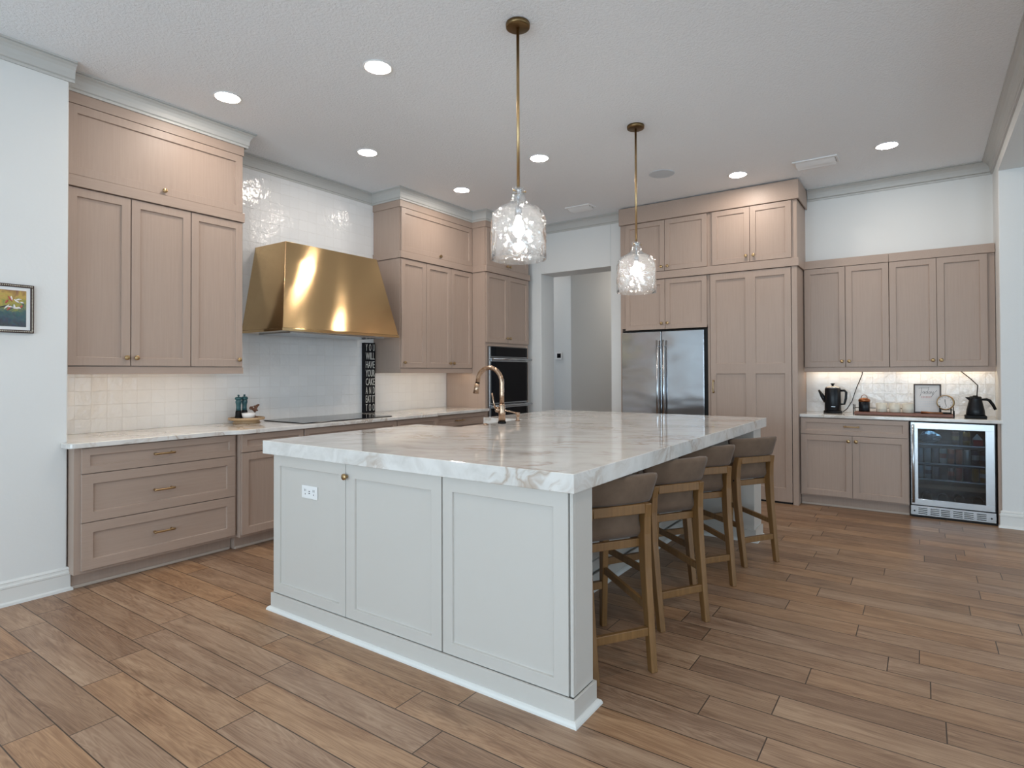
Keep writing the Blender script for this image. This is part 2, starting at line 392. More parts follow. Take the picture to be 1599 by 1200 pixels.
def pull(fr, parent, u, v, w=0.02, L=0.13, mat='brass', vertical=False):
    mb = MB(); h = L/2
    def q(a, out): return fr(u, v+a, w+out) if vertical else fr(u+a, v, w+out)
    ax = fr(u, v, w+1)-fr(u, v, w)
    for sgn in (-1, 1):
        mb.lathe([(0.009, -0.001), (0.008, 0.004), (0.0055, 0.008), (0.0055, 0.026)], q(sgn*h*0.82, 0), ax, 12)
    mb.tube([q(-h, 0.026), q(-h*0.8, 0.027), q(-h*0.4, 0.031), q(0, 0.033), q(h*0.4, 0.031), q(h*0.8, 0.027), q(h, 0.026)], [0.0085, 0.0072, 0.0062, 0.006, 0.0062, 0.0072, 0.0085], 10)
    return mb.build('handle', mat, parent)
def sweep(prof, path, z):
    """moulding: profile (out from wall on the right of travel, dz) along a 2-D path with mitres"""
    mb = MB(); n = len(path); P2 = [Vector((a, b)) for a, b in path]; vs = []; fs = []; m = len(prof)
    for i in range(n):
        def nr(a, b):
            d = (b-a).normalized(); return Vector((d.y, -d.x))
        if i == 0: off = nr(P2[0], P2[1])
        elif i == n-1: off = nr(P2[-2], P2[-1])
        else:
            a, b = nr(P2[i-1], P2[i]), nr(P2[i], P2[i+1]); off = (a+b)/(1+a.dot(b))
        for d, dz in prof: vs.append((P2[i].x+off.x*d, P2[i].y+off.y*d, z+dz))
    for i in range(n-1):
        for k in range(m): fs.append((i*m+k, i*m+(k+1) % m, (i+1)*m+(k+1) % m, (i+1)*m+k))
    fs += [tuple(range(m)), tuple(range((n-1)*m, n*m))[::-1]]
    return mb.add(vs, fs)
def lettering(text, fr, u0, u1, v0, v1, w, mat, parent, depth=0.0015, name='lettering'):
    cu = bpy.data.curves.new('t', 'FONT'); cu.body = text; cu.extrude = depth; cu.resolution_u = 3
    to = bpy.data.objects.new('t', cu); C.objects.link(to); dg = bpy.context.evaluated_depsgraph_get(); dg.update()
    me = bpy.data.meshes.new_from_object(to.evaluated_get(dg)); bpy.data.objects.remove(to); bpy.data.curves.remove(cu)
    xs = [v.co.x for v in me.vertices]; ys = [v.co.y for v in me.vertices]; off = parent_loc(parent)
    sx = (u1-u0)/(max(xs)-min(xs)); sy = (v1-v0)/(max(ys)-min(ys)); mx, my = min(xs), min(ys)
    for v in me.vertices: v.co = fr(u0+(v.co.x-mx)*sx, v0+(v.co.y-my)*sy, w+v.co.z)-off
    me.name = name; me.materials.clear(); me.materials.append(M[mat]); o = bpy.data.objects.new(name, me); C.objects.link(o); o.parent = parent
    return o

# ------------------------------------------------------------------ setting
ZC = 3.28; XP = -4.37; XW = -4.93; YB = 6.55; YN = 6.93; XN = 0.545; YR = 6.47; ZH = 3.058
XU = -4.496; XO = -4.285; XD = -4.27; XBUMP = -4.22
b = MB().add([(-6.2, -4.4, 0), (6.2, -4.4, 0), (6.2, 10.2, 0), (-6.2, 10.2, 0), (-6.2, -4.4, -0.1), (6.2, -4.4, -0.1), (6.2, 10.2, -0.1), (-6.2, 10.2, -0.1)],
             [(0, 1, 2, 3), (7, 6, 5, 4), (0, 4, 5, 1), (1, 5, 6, 2), (2, 6, 7, 3), (3, 7, 4, 0)])
struct('floor', b, 'floor')
struct('ceiling', MB().box(-6.2, XN+0.2, FRONT_Y-0.2, 10.2, ZC, ZC+0.12), 'ceiling')
struct('ceiling_lounge', MB().box(XN+0.0205, 6.2, FRONT_Y-0.2, YR-0.001, ZH, ZH+0.10), 'wall')
struct('wall_left', MB().box(XW-0.2, XP, FRONT_Y-0.2, 1.405, 0, ZC), 'wall', bevel=0.008)
struct('wall_hood', MB().box(XW-0.2, XW, 1.405, YB+0.33, 0, ZC), 'wall')
b = MB().box(XW, -4.16, YB, YB+0.33, 0, ZC).box(-3.145, -2.97, YB, YB+0.33, 0, ZC).box(-4.16, -3.145, YB, YB+0.33, 2.64, ZC)
struct('wall_back', b, 'wall', bevel=0.006)
struct('wall_niche', MB().prism([(-3.0, YN), (XN, YN), (XN, YR), (6.2, YR), (6.2, YR+0.7), (-3.0, YR+0.7)], 0, ZC), 'wall', bevel=0.008)
struct('trim_header', MB().box(XN, XN+0.02, FRONT_Y, YR, ZH, ZC), 'wall')
# hall beyond the doorway
b = MB().box(-6.0, -4.30, 7.6, 10.0, 0, ZC)
struct('wall_hall', b, 'wall', bevel=0.006)
struct('wall_hall_end', MB().box(-4.30, -2.6, 10.0, 10.2, 0, ZC), 'wall')
struct('wall_hall_side', MB().box(-2.85, -2.6, YN+0.7, 10.0, 0, ZC), 'wall')
struct('wall_hall_outer', MB().box(-6.2, -6.0, YB+0.33, 10.2, 0, ZC), 'wall')
# wall behind the camera and far wall of the lounge, with glazed openings
def glazed_wall(name, horiz, fixed0, fixed1, a0, a1, top, wins, n0):
    mb = MB(); edges = [a0]
    for c, wd in sorted(wins): edges += [c-wd/2, c+wd/2]
    edges.append(a1)
    def bx(p, q, z0, z1):
        if horiz: mb.box(p, q, fixed0, fixed1, z0, z1)
        else: mb.box(fixed0, fixed1, p, q, z0, z1)
    for i in range(0, len(edges), 2): bx(edges[i], edges[i+1], 0, top)
    for i in range(1, len(edges)-1, 2): bx(edges[i], edges[i+1], 0, WZ0); bx(edges[i], edges[i+1], WZ1, top)
    struct(name, mb, 'wall')
    mid = (fixed0+fixed1)/2
    for k, (c, wd) in enumerate(sorted(wins)):
        fm = MB(); p, q = c-wd/2, c+wd/2
        def fb(s0, s1, z0, z1, t=0.03):
            if horiz: fm.box(s0, s1, mid-t, mid+t, z0, z1)
            else: fm.box(mid-t, mid+t, s0, s1, z0, z1)
        fb(p, p+0.06, WZ0, WZ1); fb(q-0.06, q, WZ0, WZ1); fb(p+0.06, q-0.06, WZ1-0.06, WZ1); fb(p+0.06, q-0.06, WZ0, WZ0+0.06); fb(c-0.03, c+0.03, WZ0+0.06, WZ1-0.06)
        r = struct('window_%d' % (n0+k), fm, 'white')
        g = MB()
        if horiz: g.box(p+0.06, q-0.06, mid-0.003, mid+0.003, WZ0+0.06, WZ1-0.06)
        else: g.box(mid-0.003, mid+0.003, p+0.06, q-0.06, WZ0+0.06, WZ1-0.06)
        g.build('pane', 'pane', r)
glazed_wall('wall_front', True, FRONT_Y-0.2, FRONT_Y, -6.2, 6.2, ZC, FRONT_WIN, 1)
glazed_wall('wall_right', False, EAST_X, EAST_X+0.2, FRONT_Y, YR, ZH, EAST_WIN, 4)
# tile
struct('backsplash_left', MB().box(XW, XW+0.008, 1.41, 5.528, 0.70, ZC-0.02), 'tile')
struct('backsplash_right', MB().box(-1.03, XN, YN-0.008, YN, 0.70, 1.50), 'tile')
# crown, baseboards
CROWN = [(0, 0), (0, -0.122), (0.014, -0.122), (0.016, -0.108), (0.010, -0.104), (0.022, -0.098), (0.024, -0.088), (0.026, -0.070), (0.034, -0.048), (0.050, -0.030), (0.070, -0.022), (0.074, -0.018), (0.068, -0.013), (0.080, -0.010), (0.080, 0)]
CROWN_S = [(d*0.72, z) for d, z in CROWN]
struct('trim_1', sweep(CROWN_S, [(XP, FRONT_Y), (XP, 1.43)], ZC), 'crown')
struct('trim_2', sweep(CROWN_S, [(XU, 1.432), (XU, 2.642), (XW, 2.642), (XW, 4.335), (XU, 4.335), (XU, 5.522), (XO, 5.522), (XO, YB), (-2.965, YB)], ZC), 'crown')
struct('trim_3', sweep(CROWN, [(-1.005, YN), (XN, YN), (XN, FRONT_Y)], ZC), 'crown')
BASE = [(0, 0), (0.026, 0), (0.024, 0.014), (0.014, 0.022), (0.014, 0.098), (0.018, 0.102), (0.018, 0.112), (0.010, 0.117), (0.009, 0.128), (0.012, 0.132), (0.005, 0.142), (0, 0.145)]
struct('baseboard_left', sweep(BASE, [(XP, FRONT_Y), (XP, 1.405), (XP-0.02, 1.405)], 0), 'trim')
struct('baseboard_right', sweep(BASE, [(XN, YR+0.02), (XN, YR), (EAST_X, YR)], 0), 'trim')
struct('baseboard_hall', sweep(BASE, [(-6.0, 7.6), (-4.30, 7.6), (-4.30, 10.0)], 0), 'trim')

# ------------------------------------------------------------------ cabinetry
def body(fr, root, u0, u1, v0, v1, depth, front=-0.001, mat='cab', name='carcass', toe=None, toe_w=0.085):
    mb = MB()
    if toe is None: fbox(mb, fr, u0, u1, v0, v1, -depth, front)
    else:
        fbox(mb, fr, u0, u1, toe, v1, -depth, front); fbox(mb, fr, u0+0.001, u1-0.001, 0.0, toe, -depth, -toe_w)
    return mb.build(name, mat, root, bevel=0.001, bseg=1)
def shoe(fr, root, u0, u1, w):
    return fbox(MB(), fr, u0, u1, 0.0, 0.02, w, w+0.012).build('toe_strip', 'toe', root, bevel=0.005)

# three-drawer base cabinet
fr = east(XD-0.02)
t = thing('drawer_cabinet', 'taupe base cabinet with three wide brass-handled drawers, next to the white wall with the painting', 'cabinet', (XD, 1.92, 0))
body(fr, t, 1.412, 2.444, 0.10, 0.879, 0.628, toe=0.10, toe_w=0.075); shoe(fr, t, 1.413, 2.43, -0.075)
for v0, v1 in ((0.120, 0.411), (0.416, 0.713), (0.718, 0.874)):
    d = door(fr, t, 1.447, 2.425, v0, v1, 'cabh', 'drawer', st=0.062 if v1-v0 > .2 else 0.045)
    pull(fr, d, 1.917, {0.120: 0.272, 0.416: 0.555, 0.718: 0.797}[v0])
# bumped-out cooktop run: three cabinets
fr = east(XBUMP-0.02); DB = XBUMP-0.02-(XW+0.01)
def bump_cab(label, u0, u1, kind):
    t = thing('base_cabinet', label, 'cabinet', (XBUMP, (u0+u1)/2, 0))
    body(fr, t, u0, u1, 0.10, 0.879, DB, toe=0.10, toe_w=0.085); shoe(fr, t, u0+0.002, u1-0.002, -0.085)
    a, c = u0+0.004, u1-0.004
    if kind == 'filler': a = 2.449
    if kind == 'wide':
        for v0, v1 in ((0.120, 0.411), (0.416, 0.735), (0.741, 0.874)):
            d = door(fr, t, a, c, v0, v1, 'cabh', 'drawer', st=0.045)
            if v1 < 0.8: pull(fr, d, (a+c)/2, (v0+v1)/2)
    else:
        d = door(fr, t, a, c, 0.741, 0.874, 'cabh', 'drawer', st=0.042)
        d = door(fr, t, a, c, 0.120, 0.735); knob(fr, d, c-0.03 if kind == 'filler' else a+0.03, 0.69)
bump_cab('taupe base cabinet with one drawer over one door, standing forward right of the three-drawer cabinet', 2.446, 2.984, 'filler')
bump_cab('wide taupe base cabinet directly under the black cooktop', 2.986, 4.026, 'wide')
bump_cab('narrow taupe base cabinet between the cooktop cabinet and the set-back corner drawers', 4.028, 4.60, 'thin')
fr = east(XD-0.02)
t = thing('base_cabinet', 'taupe base cabinet with a brass-handled drawer, beside the wall ovens', 'cabinet', (XD, 5.06, 0))
body(fr, t, 4.603, 5.528, 0.10, 0.879, 0.628, toe=0.10, toe_w=0.075)
d = door(fr, t, 4.64, 5.515, 0.745, 0.874, 'cabh', 'drawer', st=0.042); pull(fr, d, 5.01, 0.808)
for a, c, k in ((4.64, 5.075, 5.045), (5.079, 5.515, 5.11)):
    d = door(fr, t, a, c, 0.120, 0.738); knob(fr, d, k, 0.69)

# worktop on the left run
def arc(cx, cy, r, a0, a1, n=6): return [(cx+r*math.cos(math.radians(a0+(a1-a0)*i/n)), cy+r*math.sin(math.radians(a0+(a1-a0)*i/n))) for i in range(n+1)]
XF, XB2 = XD+0.03, XBUMP+0.035
poly = [(XW+0.010, 1.409), (XP+0.012, 1.409), (XP+0.012, 1.365)]+arc(XF-0.05, 1.415, 0.05, -90, 0)+[(XF, 2.30)]
poly += [(XF+(XB2-XF)*(0.5-0.5*math.cos(math.pi*k/8)), 2.30+0.16*k/8) for k in range(1, 9)]
poly += [(XB2, 4.56)]+[(XB2+(XF-XB2)*(0.5-0.5*math.cos(math.pi*k/8)), 4.56+0.08*k/8) for k in range(1, 9)]+[(XF, 5.527), (XW+0.010, 5.527)]
o = MB().prism(poly, 0.881, 0.913).build('countertop', 'marble', None, bevel=0.004)
tag(o, 'long pale veined stone countertop under the brass hood, running from white wall to wall ovens', 'countertop')

# wall cabinets on the hood wall
def wall_cab(label, label_top, X, y0, y1, leaves, knobs, topdoors, topknobs, depth, ztop=3.165):
    fr = east(X-0.02)
    t = thing('wall_cabinet', label, 'cabinet', (X, (y0+y1)/2, 1.335))
    body(fr, t, y0, y1, 1.385, 2.548, depth)
    v = MB(); fbox(v, fr, y0, y1, 1.335, 1.3848, -0.005, 0.012); fbox(v, fr, y0, y0+0.018, 1.335, 1.3848, -depth, -0.007); fbox(v, fr, y1-0.018, y1, 1.335, 1.3848, -depth, -0.007)
    v.build('valance', 'cabh', t, bevel=0.001, bseg=1)
    st = MB(); fbox(st, fr, y0+0.05, y1-0.05, 1.368, 1.378, -0.10, -0.06); st.build('light_strip', 'strip', t)
    for i, (a, c) in enumerate(leaves):
        d = door(fr, t, a, c, 1.392, 2.544)
        for k in knobs:
            if a < k < c: knob(fr, d, k, 1.447)
    t = thing('wall_cabinet', label_top, 'cabinet', (X, (y0+y1)/2, 2.55))
    body(fr, t, y0, y1, 2.550, ztop, depth)
    v = MB(); fbox(v, fr, y0-0.012, y1, 2.550, 2.622, 0.0, 0.032); fbox(v, fr, y0-0.012, y0-0.001, 2.550, 2.622, -depth, -0.001); v.build('band', 'cabh', t, bevel=0.0015, bseg=1)
    v = MB(); fbox(v, fr, y0-0.012, y1, 3.088, ZC-0.003, 0.0, 0.020); fbox(v, fr, y0-0.012, y0-0.001, 3.088, ZC-0.003, -depth, -0.001); v.build('fascia', 'cabh', t, bevel=0.0015, bseg=1)
    for a, c in topdoors:
        d = door(fr, t, a, c, 2.626, 3.084)
        for k in topknobs:
            if a < k < c: knob(fr, d, k, 2.655)
    return t
DU = XU-0.02-(XW+0.01)
wall_cab('tall taupe wall cabinet with three doors, hanging left of the brass hood', 'taupe top cabinet with one lift-up door, above the three doors left of the hood',
         XU, 1.418, 2.622, [(1.436, 1.803), (1.809, 2.206), (2.212, 2.610)], (1.777, 1.838, 2.578), [(1.436, 2.610)], (2.016,), DU)
wall_cab('tall taupe wall cabinet with three narrow doors, between the brass hood and the ovens', 'taupe top cabinet with one lift-up door, between the hood and the oven tower',
         XU, 4.347, 5.528, [(4.356, 4.727), (4.732, 5.141), (5.146, 5.522)], (4.389, 5.112, 5.175), [(4.356, 5.522)], (4.948,), DU)

# oven tower
fr = east(XO-0.02); y0, y1 = 5.531, 6.452; DO = XO-0.02-(XW+0.01)
t = thing('oven_cabinet', 'tall taupe cabinet tower that houses the black double wall oven', 'cabinet', (XO, 5.99, 0))
mb = MB(); fbox(mb, fr, y0, y1, 0.10, 0.30, -DO, -0.001); fbox(mb, fr, y0, y1, 0.0, 0.10, -DO, -0.07)
fbox(mb, fr, y0, y0+0.050, 0.30, 1.66, -DO, -0.001); fbox(mb, fr, y1-0.040, y1, 0.30, 1.66, -DO, -0.001); fbox(mb, fr, y0, y1, 1.66, 2.548, -DO, -0.001)
fbox(mb, fr, y0+0.050, y1-0.040, 0.30, 1.66, -DO, -DO+0.02)
mb.build('carcass', 'cab', t, bevel=0.001, bseg=1)
d = door(fr, t, y0+0.02, y1-0.02, 0.12, 0.29, 'cabh', 'drawer', st=0.05); pull(fr, d, 5.99, 0.205)
for a, c, k in ((5.540, 5.974, 5.945), (5.979, 6.440, 6.008)):
    d = door(fr, t, a, c, 1.703, 2.544); knob(fr, d, k, 1.765)
t = thing('wall_cabinet', 'taupe top cabinet with two small doors, above the oven tower behind the nearer pendant', 'cabinet', (XO, 5.99, 2.55))
body(fr, t, y0, y1, 2.550, 3.165, DO)
v = MB(); fbox(v, fr, y0-0.012, y1+0.012, 2.550, 2.624, 0.0, 0.032); fbox(v, fr, y0-0.012, y0-0.001, 2.550, 2.624, -0.20, -0.001); v.build('band', 'cabh', t, bevel=0.0015, bseg=1)
v = MB(); fbox(v, fr, y0-0.012, y1+0.012, 3.088, ZC-0.003, 0.0, 0.020); fbox(v, fr, y0-0.012, y0-0.001, 3.088, ZC-0.003, -0.20, -0.001); v.build('fascia', 'cabh', t, bevel=0.0015, bseg=1)
for a, c, k in ((5.540, 5.974, 5.945), (5.979, 6.440, 6.008)):
    d = door(fr, t, a, c, 2.628, 3.084); knob(fr, d, k, 2.665)
# double oven
fr = east(XO-0.02); a, c = y0+0.056, y1-0.046
t = thing('wall_oven', 'black glass double wall oven with steel bar handles, built into the taupe tower', 'oven', (XO, 5.99, 0.33))
fbox(MB(), fr, a, c, 0.32, 1.655, -0.50, 0.002).build('housing', 'steelbar', t)
mb = MB(); fbox(mb, fr, a+0.03, c, 1.535, 1.652, 0.002, 0.020); mb.build('control_panel', 'blackglass', t, bevel=0.002)
for v0, v1 in ((0.97, 1.525), (0.33, 0.955)):
    mb = MB(); fbox(mb, fr, a+0.03, c, v0, v1, 0.002, 0.024); d = mb.build('door', 'blackglass', t, bevel=0.002)
    mb = MB(); fbox(mb, fr, a+0.03, c, v1-0.052, v1-0.008, 0.024, 0.027); mb.build('door_strip', 'steelbar', d)
    hb = MB(); hz = v1-0.022
    hb.tube([fr(a, hz, 0.075), fr(c+0.02, hz, 0.075)], 0.011, 12)
    for s in (a+0.05, c-0.03): hb.tube([fr(s, hz, 0.022), fr(s, hz, 0.072)], 0.008, 8)
    hb.build('handle', 'steelbar', d)
mb = MB(); fbox(mb, fr, a, a+0.028, 0.33, 1.652, 0.002, 0.022); mb.build('side_trim', 'steelbar', t, bevel=0.001)

# hood
t = thing('range_hood', 'brushed brass range hood flaring out above the cooktop', 'range hood', (XW+0.3, 3.49, 1.70))
zt, zb = 2.466, 1.70
XT, XBt = -4.465, -4.31; yt0, yt1, yb0, yb1 = 2.976, 3.988, 2.848, 4.130
V = [(XW+0.009, yt0, zt), (XT, yt0, zt), (XT, yt1, zt), (XW+0.009, yt1, zt), (XW+0.009, yb0, zb+0.012), (XBt, yb0, zb+0.012), (XBt, yb1, zb+0.012), (XW+0.009, yb1, zb+0.012)]
MB().add(V, [(0, 1, 2, 3), (7, 6, 5, 4), (0, 4, 5, 1), (1, 5, 6, 2), (2, 6, 7, 3), (3, 7, 4, 0)]).build('canopy', 'brass_hood', t, bevel=0.003)
MB().box(XW+0.009, XBt+0.006, yb0-0.006, yb1+0.006, zb-0.012, zb+0.011).build('bottom_lip', 'brass_hood', t, bevel=0.002)
mb = MB().box(XW+0.08, XBt-0.08, yb0+0.12, yb1-0.12, zb-0.022, zb-0.013); mb.build('filter', 'steelbar', t)

# cooktop
o = MB().box(-4.845, -4.272, 3.015, 4.010, 0.9135, 0.9200).build('cooktop', 'blackglass', None, bevel=0.002)
tag(o, 'flat black glass induction cooktop set on the countertop below the brass hood', 'cooktop')

# word sign
fr = east(-4.87)
t = thing('word_sign', 'tall narrow black sign with stacked white words, standing against the tile beside the cooktop', 'sign', (-4.89, 4.255, 0.914))
mb = MB(); fbox(mb, fr, 4.184, 4.326, 0.914, 1.660, -0.048, 0.0); mb.build('board', 'signblack', t, bevel=0.003)
rows = ['YOU', 'WILL', 'HAVE', 'YOUR', 'CAKE', 'AND', 'EAT IT', 'TOO']
for k, wd in enumerate(rows):
    z1 = 1.648-k*0.0915
    sp = {3: '  '.join(wd)}.get(len(wd), wd)
    lettering(sp, fr, 4.196, 4.316, z1-0.075, z1, 0.0005, 'offwhite', t)

# tray with mills on the left counter
cx, cy = -4.765, 2.805
o = MB().lathe([(0.0001, 0), (0.105, 0), (0.110, 0.006), (0.100, 0.014), (0.100, 0.022), (0.138, 0.028), (0.145, 0.036), (0.143, 0.048), (0.132, 0.050), (0.128, 0.042), (0.0001, 0.041)], (cx, cy, 0.9135), seg=40).build('pedestal_tray', 'palewood', None)
tag(o, 'small round pale wooden footed tray on the counter under the left wall cabinet', 'tray')
zt0 = 0.9135+0.0415
def mill(x, y, label):
    t = thing('pepper_mill', label, 'pepper mill', (x, y, zt0), 'teal pepper mills on the round tray')
    MB().lathe([(0.026, 0), (0.028, 0.006), (0.025, 0.03), (0.024, 0.055), (0.021, 0.068)], (x, y, zt0), seg=20).build('base', 'mattblack', t)
    MB().lathe([(0.021, 0.068), (0.018, 0.09), (0.019, 0.115), (0.024, 0.135), (0.024, 0.150), (0.019, 0.154), (0.026, 0.160), (0.029, 0.170), (0.025, 0.180), (0.012, 0.185)], (x, y, zt0), seg=20).build('body', 'teal', t)
    MB().lathe([(0.006, 0.184), (0.006, 0.190), (0.010, 0.195), (0.010, 0.199), (0.0001, 0.203)], (x, y, zt0), seg=14).build('top_nut', 'teal', t)
mill(-4.782, 2.742, 'left of the two teal pepper mills, beside the white bowl on the round tray')
mill(-4.800, 2.806, 'right of the two teal pepper mills, directly behind the white bowl on the round tray')
o = MB().lathe([(0.0001, 0), (0.034, 0), (0.048, 0.012), (0.056, 0.046), (0.052, 0.046), (0.044, 0.014), (0.0001, 0.010)], (-4.722, 2.798, zt0), seg=28).build('bowl', 'white', None)
tag(o, 'small white bowl in front of the teal mills on the round tray', 'bowl')
t = thing('sculpture', 'small rust-brown branching ornament on a thin stem, right end of the round tray', 'ornament', (-4.765, 2.880, zt0))
MB().lathe([(0.026, 0), (0.026, 0.005), (0.008, 0.010), (0.005, 0.03), (0.006, 0.055)], (-4.765, 2.880, zt0), seg=16).build('stand', 'rust', t)
mb = MB()
for k in range(16):
    a = k*2.4; r = 0.018+0.016*((k*7) % 5)/4; z = 0.052+0.045*((k*5) % 8)/7
    p = Vector((-4.765, 2.880, zt0+0.048)); q = Vector((-4.765+r*math.cos(a), 2.880+1.2*r*math.sin(a), zt0+z+0.012))
    mb.tube([p, (p+q)/2+Vector((0, 0, 0.006)), q], [0.004, 0.006, 0.003], 6)
    mb.lathe([(0.0001, -0.009), (0.010, 0), (0.0001, 0.009)], q, (math.cos(a), math.sin(a), 0.6), 6, smooth=False)
mb.build('branches', 'rust', t)

# ------------------------------------------------------------------ back wall: refrigerator block and pantry
YP = 6.40; fr = south(YP+0.02); DP = YN-0.002-(YP+0.02)
PX0, PX1 = -2.955, -1.032
def fasc(root, a, c, endcap=False):
    v = MB(); fbox(v, fr, a, c, 3.073, 3.268, 0.0, 0.036)
    if endcap: fbox(v, fr, c-0.012, c, 3.073, 3.268, -0.50, -0.001)
    v.build('fascia', 'cabh', root, bevel=0.0015, bseg=1)
    v = MB(); fbox(v, fr, a, c-(0.004 if endcap else 0), 2.400, 2.482, 0.0, 0.030)
    if endcap: fbox(v, fr, c-0.014, c-0.004, 2.400, 2.482, -0.36, -0.001)
    v.build('band', 'cabh', root, bevel=0.0015, bseg=1)
t = thing('wall_cabinet', 'taupe two-door top cabinet near the ceiling, upper one over the refrigerator', 'cabinet', (-2.41, YP, 2.48))
body(fr, t, PX0, -1.902, 2.400, 3.27, DP); fasc(t, PX0-0.005, -1.902)
for a, c, k in ((-2.886, -2.406, -2.440), (-2.402, -1.928, -2.368)):
    d = door(fr, t, a, c, 2.490, 3.068); knob(fr, d, k, 2.537)
t = thing('wall_cabinet', 'taupe two-door top cabinet near the ceiling, above the tall pantry door', 'cabinet', (-1.47, YP, 2.48))
body(fr, t, -1.900, PX1, 2.400, 3.27, DP); fasc(t, -1.902, PX1+0.022, True)
for a, c, k in ((-1.873, -1.483, -1.518), (-1.479, -1.083, -1.442)):
    d = door(fr, t, a, c, 2.490, 3.068); knob(fr, d, k, 2.552)
t = thing('wall_cabinet', 'taupe two-door cabinet directly on top of the steel refrigerator', 'cabinet', (-2.41, YP, 1.82))
body(fr, t, PX0, -1.902, 1.850, 2.398, DP)
v = MB(); fbox(v, fr, PX0, PX0+0.022, 0.0, 1.849, -DP, -0.001); fbox(v, fr, -1.926, -1.902, 0.0, 1.849, -DP, -0.001); v.build('side_panel', 'cab', t)
for a, c, k in ((-2.886, -2.406, -2.440), (-2.402, -1.932, -2.372)):
    d = door(fr, t, a, c, 1.826, 2.392); knob(fr, d, k, 1.892)
t = thing('pantry_cabinet', 'full-height taupe pantry with a paneled door and small brass handle, right of the refrigerator', 'pantry', (-1.47, YP, 0))
body(fr, t, -1.900, PX1, 0.0, 2.398, DP, mat='cab')
fbox(MB(), fr, -1.895, -1.085, 0.002, 0.03, 0.0, 0.002).build('floor_gap', 'gap', t)
cells = []
for a, c in ((-1.835, -1.530), (-1.430, -1.150)): cells += [(a, c, 1.425, 2.325), (a, c, 0.16, 1.318)]
d = door(fr, t, -1.893, -1.089, 0.022, 2.394, cells=cells)
pull(fr, d, -1.862, 1.180, L=0.14, vertical=True)
v = MB(); fbox(v, fr, -1.082, PX1, 0.0, 2.398, 0.0, 0.019); v.build('stile', 'cab', t, bevel=0.001, bseg=1)
v = MB(); fbox(v, fr, -1.902, -1.897, 0.0, 2.398, 0.0, 0.019)

# refrigerator
t = thing('refrigerator', 'wide stainless steel refrigerator with two tall doors and bar handles', 'refrigerator', (-2.44, YP, 0))
mb = MB(); fbox(mb, fr, PX0+0.026, -1.930, 0.02, 1.815, -DP+0.02, -0.012); mb.build('cabinet_box', 'gap', t)
for a, c, hx in ((-2.930, -2.446, -2.478), (-2.438, -1.962, -2.404)):
    mb = MB(); fbox(mb, fr, a, c, 0.10, 1.800, -0.010, 0.030); d = mb.build('door', 'steel', t, bevel=0.004)
    hb = MB(); hb.tube([fr(hx, 0.55, 0.078), fr(hx, 1.70, 0.078)], 0.012, 12)
    for z in (0.62, 1.63): hb.tube([fr(hx, z, 0.028), fr(hx, z, 0.075)], 0.010, 8)
    hb.build('handle', 'steelbar', d)
mb = MB(); fbox(mb, fr, -2.930, -1.962, 0.0, 0.095, -0.30, -0.02); mb.build('kick_grille', 'gap', t)

# ------------------------------------------------------------------ coffee niche on the right
YQ = 6.47; fr = south(YQ+0.02); DQ = YN-0.010-(YQ+0.02)
t = thing('base_cabinet', 'taupe base cabinet with one drawer over two doors, left of the wine cooler', 'cabinet', (-0.57, YQ, 0))
body(fr, t, -1.028, -0.112, 0.10, 0.879, DQ, toe=0.10, toe_w=0.06); shoe(fr, t, -1.027, -0.112, -0.06)
d = door(fr, t, -1.018, -0.117, 0.716, 0.874, 'cabh', 'drawer', st=0.042); pull(fr, d, -0.571, 0.802)
for a, c, k in ((-1.018, -0.569, -0.600), (-0.566, -0.117, -0.535)):
    d = door(fr, t, a, c, 0.115, 0.711); knob(fr, d, k, 0.662)
o = MB().prism([(-1.029, YN-0.009), (-1.029, YQ-0.01), (XN+0.012, YQ-0.01), (XN+0.012, YR-0.0005), (XN-0.001, YR-0.0005), (XN-0.001, YN-0.009)], 0.883, 0.913).build('countertop', 'marble', None, bevel=0.003)
tag(o, 'short pale stone countertop in the coffee niche, above the wine cooler', 'countertop')
o = MB(); fbox(o, fr, 0.524, 0.544, 0.0, 0.881, -0.45, 0.0); o = o.build('end_panel', 'cab', None, bevel=0.001, bseg=1)
tag(o, 'narrow taupe end panel between the wine cooler and the white wall', 'panel')
YU2 = 6.76; fr = south(YU2+0.02); D2 = YN-0.010-(YU2+0.02)
def niche_cab(label, x0, x1, leaves, knobs, end):
    t = thing('wall_cabinet', label, 'cabinet', ((x0+x1)/2, YU2, 1.335), 'wall cabinets over the coffee counter')
    body(fr, t, x0, x1, 1.378, 2.488, D2)
    v = MB(); fbox(v, fr, x0, x1, 1.332, 1.3778, -0.005, 0.012); v.build('valance', 'cabh', t, bevel=0.001, bseg=1)
    v = MB(); fbox(v, fr, x0, x1, 2.408, 2.490, 0.0, 0.026); v.build('band', 'cabh', t, bevel=0.001, bseg=1)
    st = MB(); fbox(st, fr, x0+0.05, x1-0.05, 1.362, 1.371, -0.08, -0.04); st.build('light_strip', 'strip', t)
    for (a, c), k in zip(leaves, knobs):
        d = door(fr, t, a, c, 1.383, 2.404); knob(fr, d, k, 1.441)
niche_cab('taupe two-door wall cabinet above the black coffee percolator', -1.028, -0.270, [(-1.020, -0.646), (-0.641, -0.272)], (-0.676, -0.612), False)
niche_cab('taupe two-door wall cabinet above the framed print and black kettle', -0.268, XN-0.004, [(-0.265, 0.109), (0.113, 0.486)], (0.078, 0.143), True)

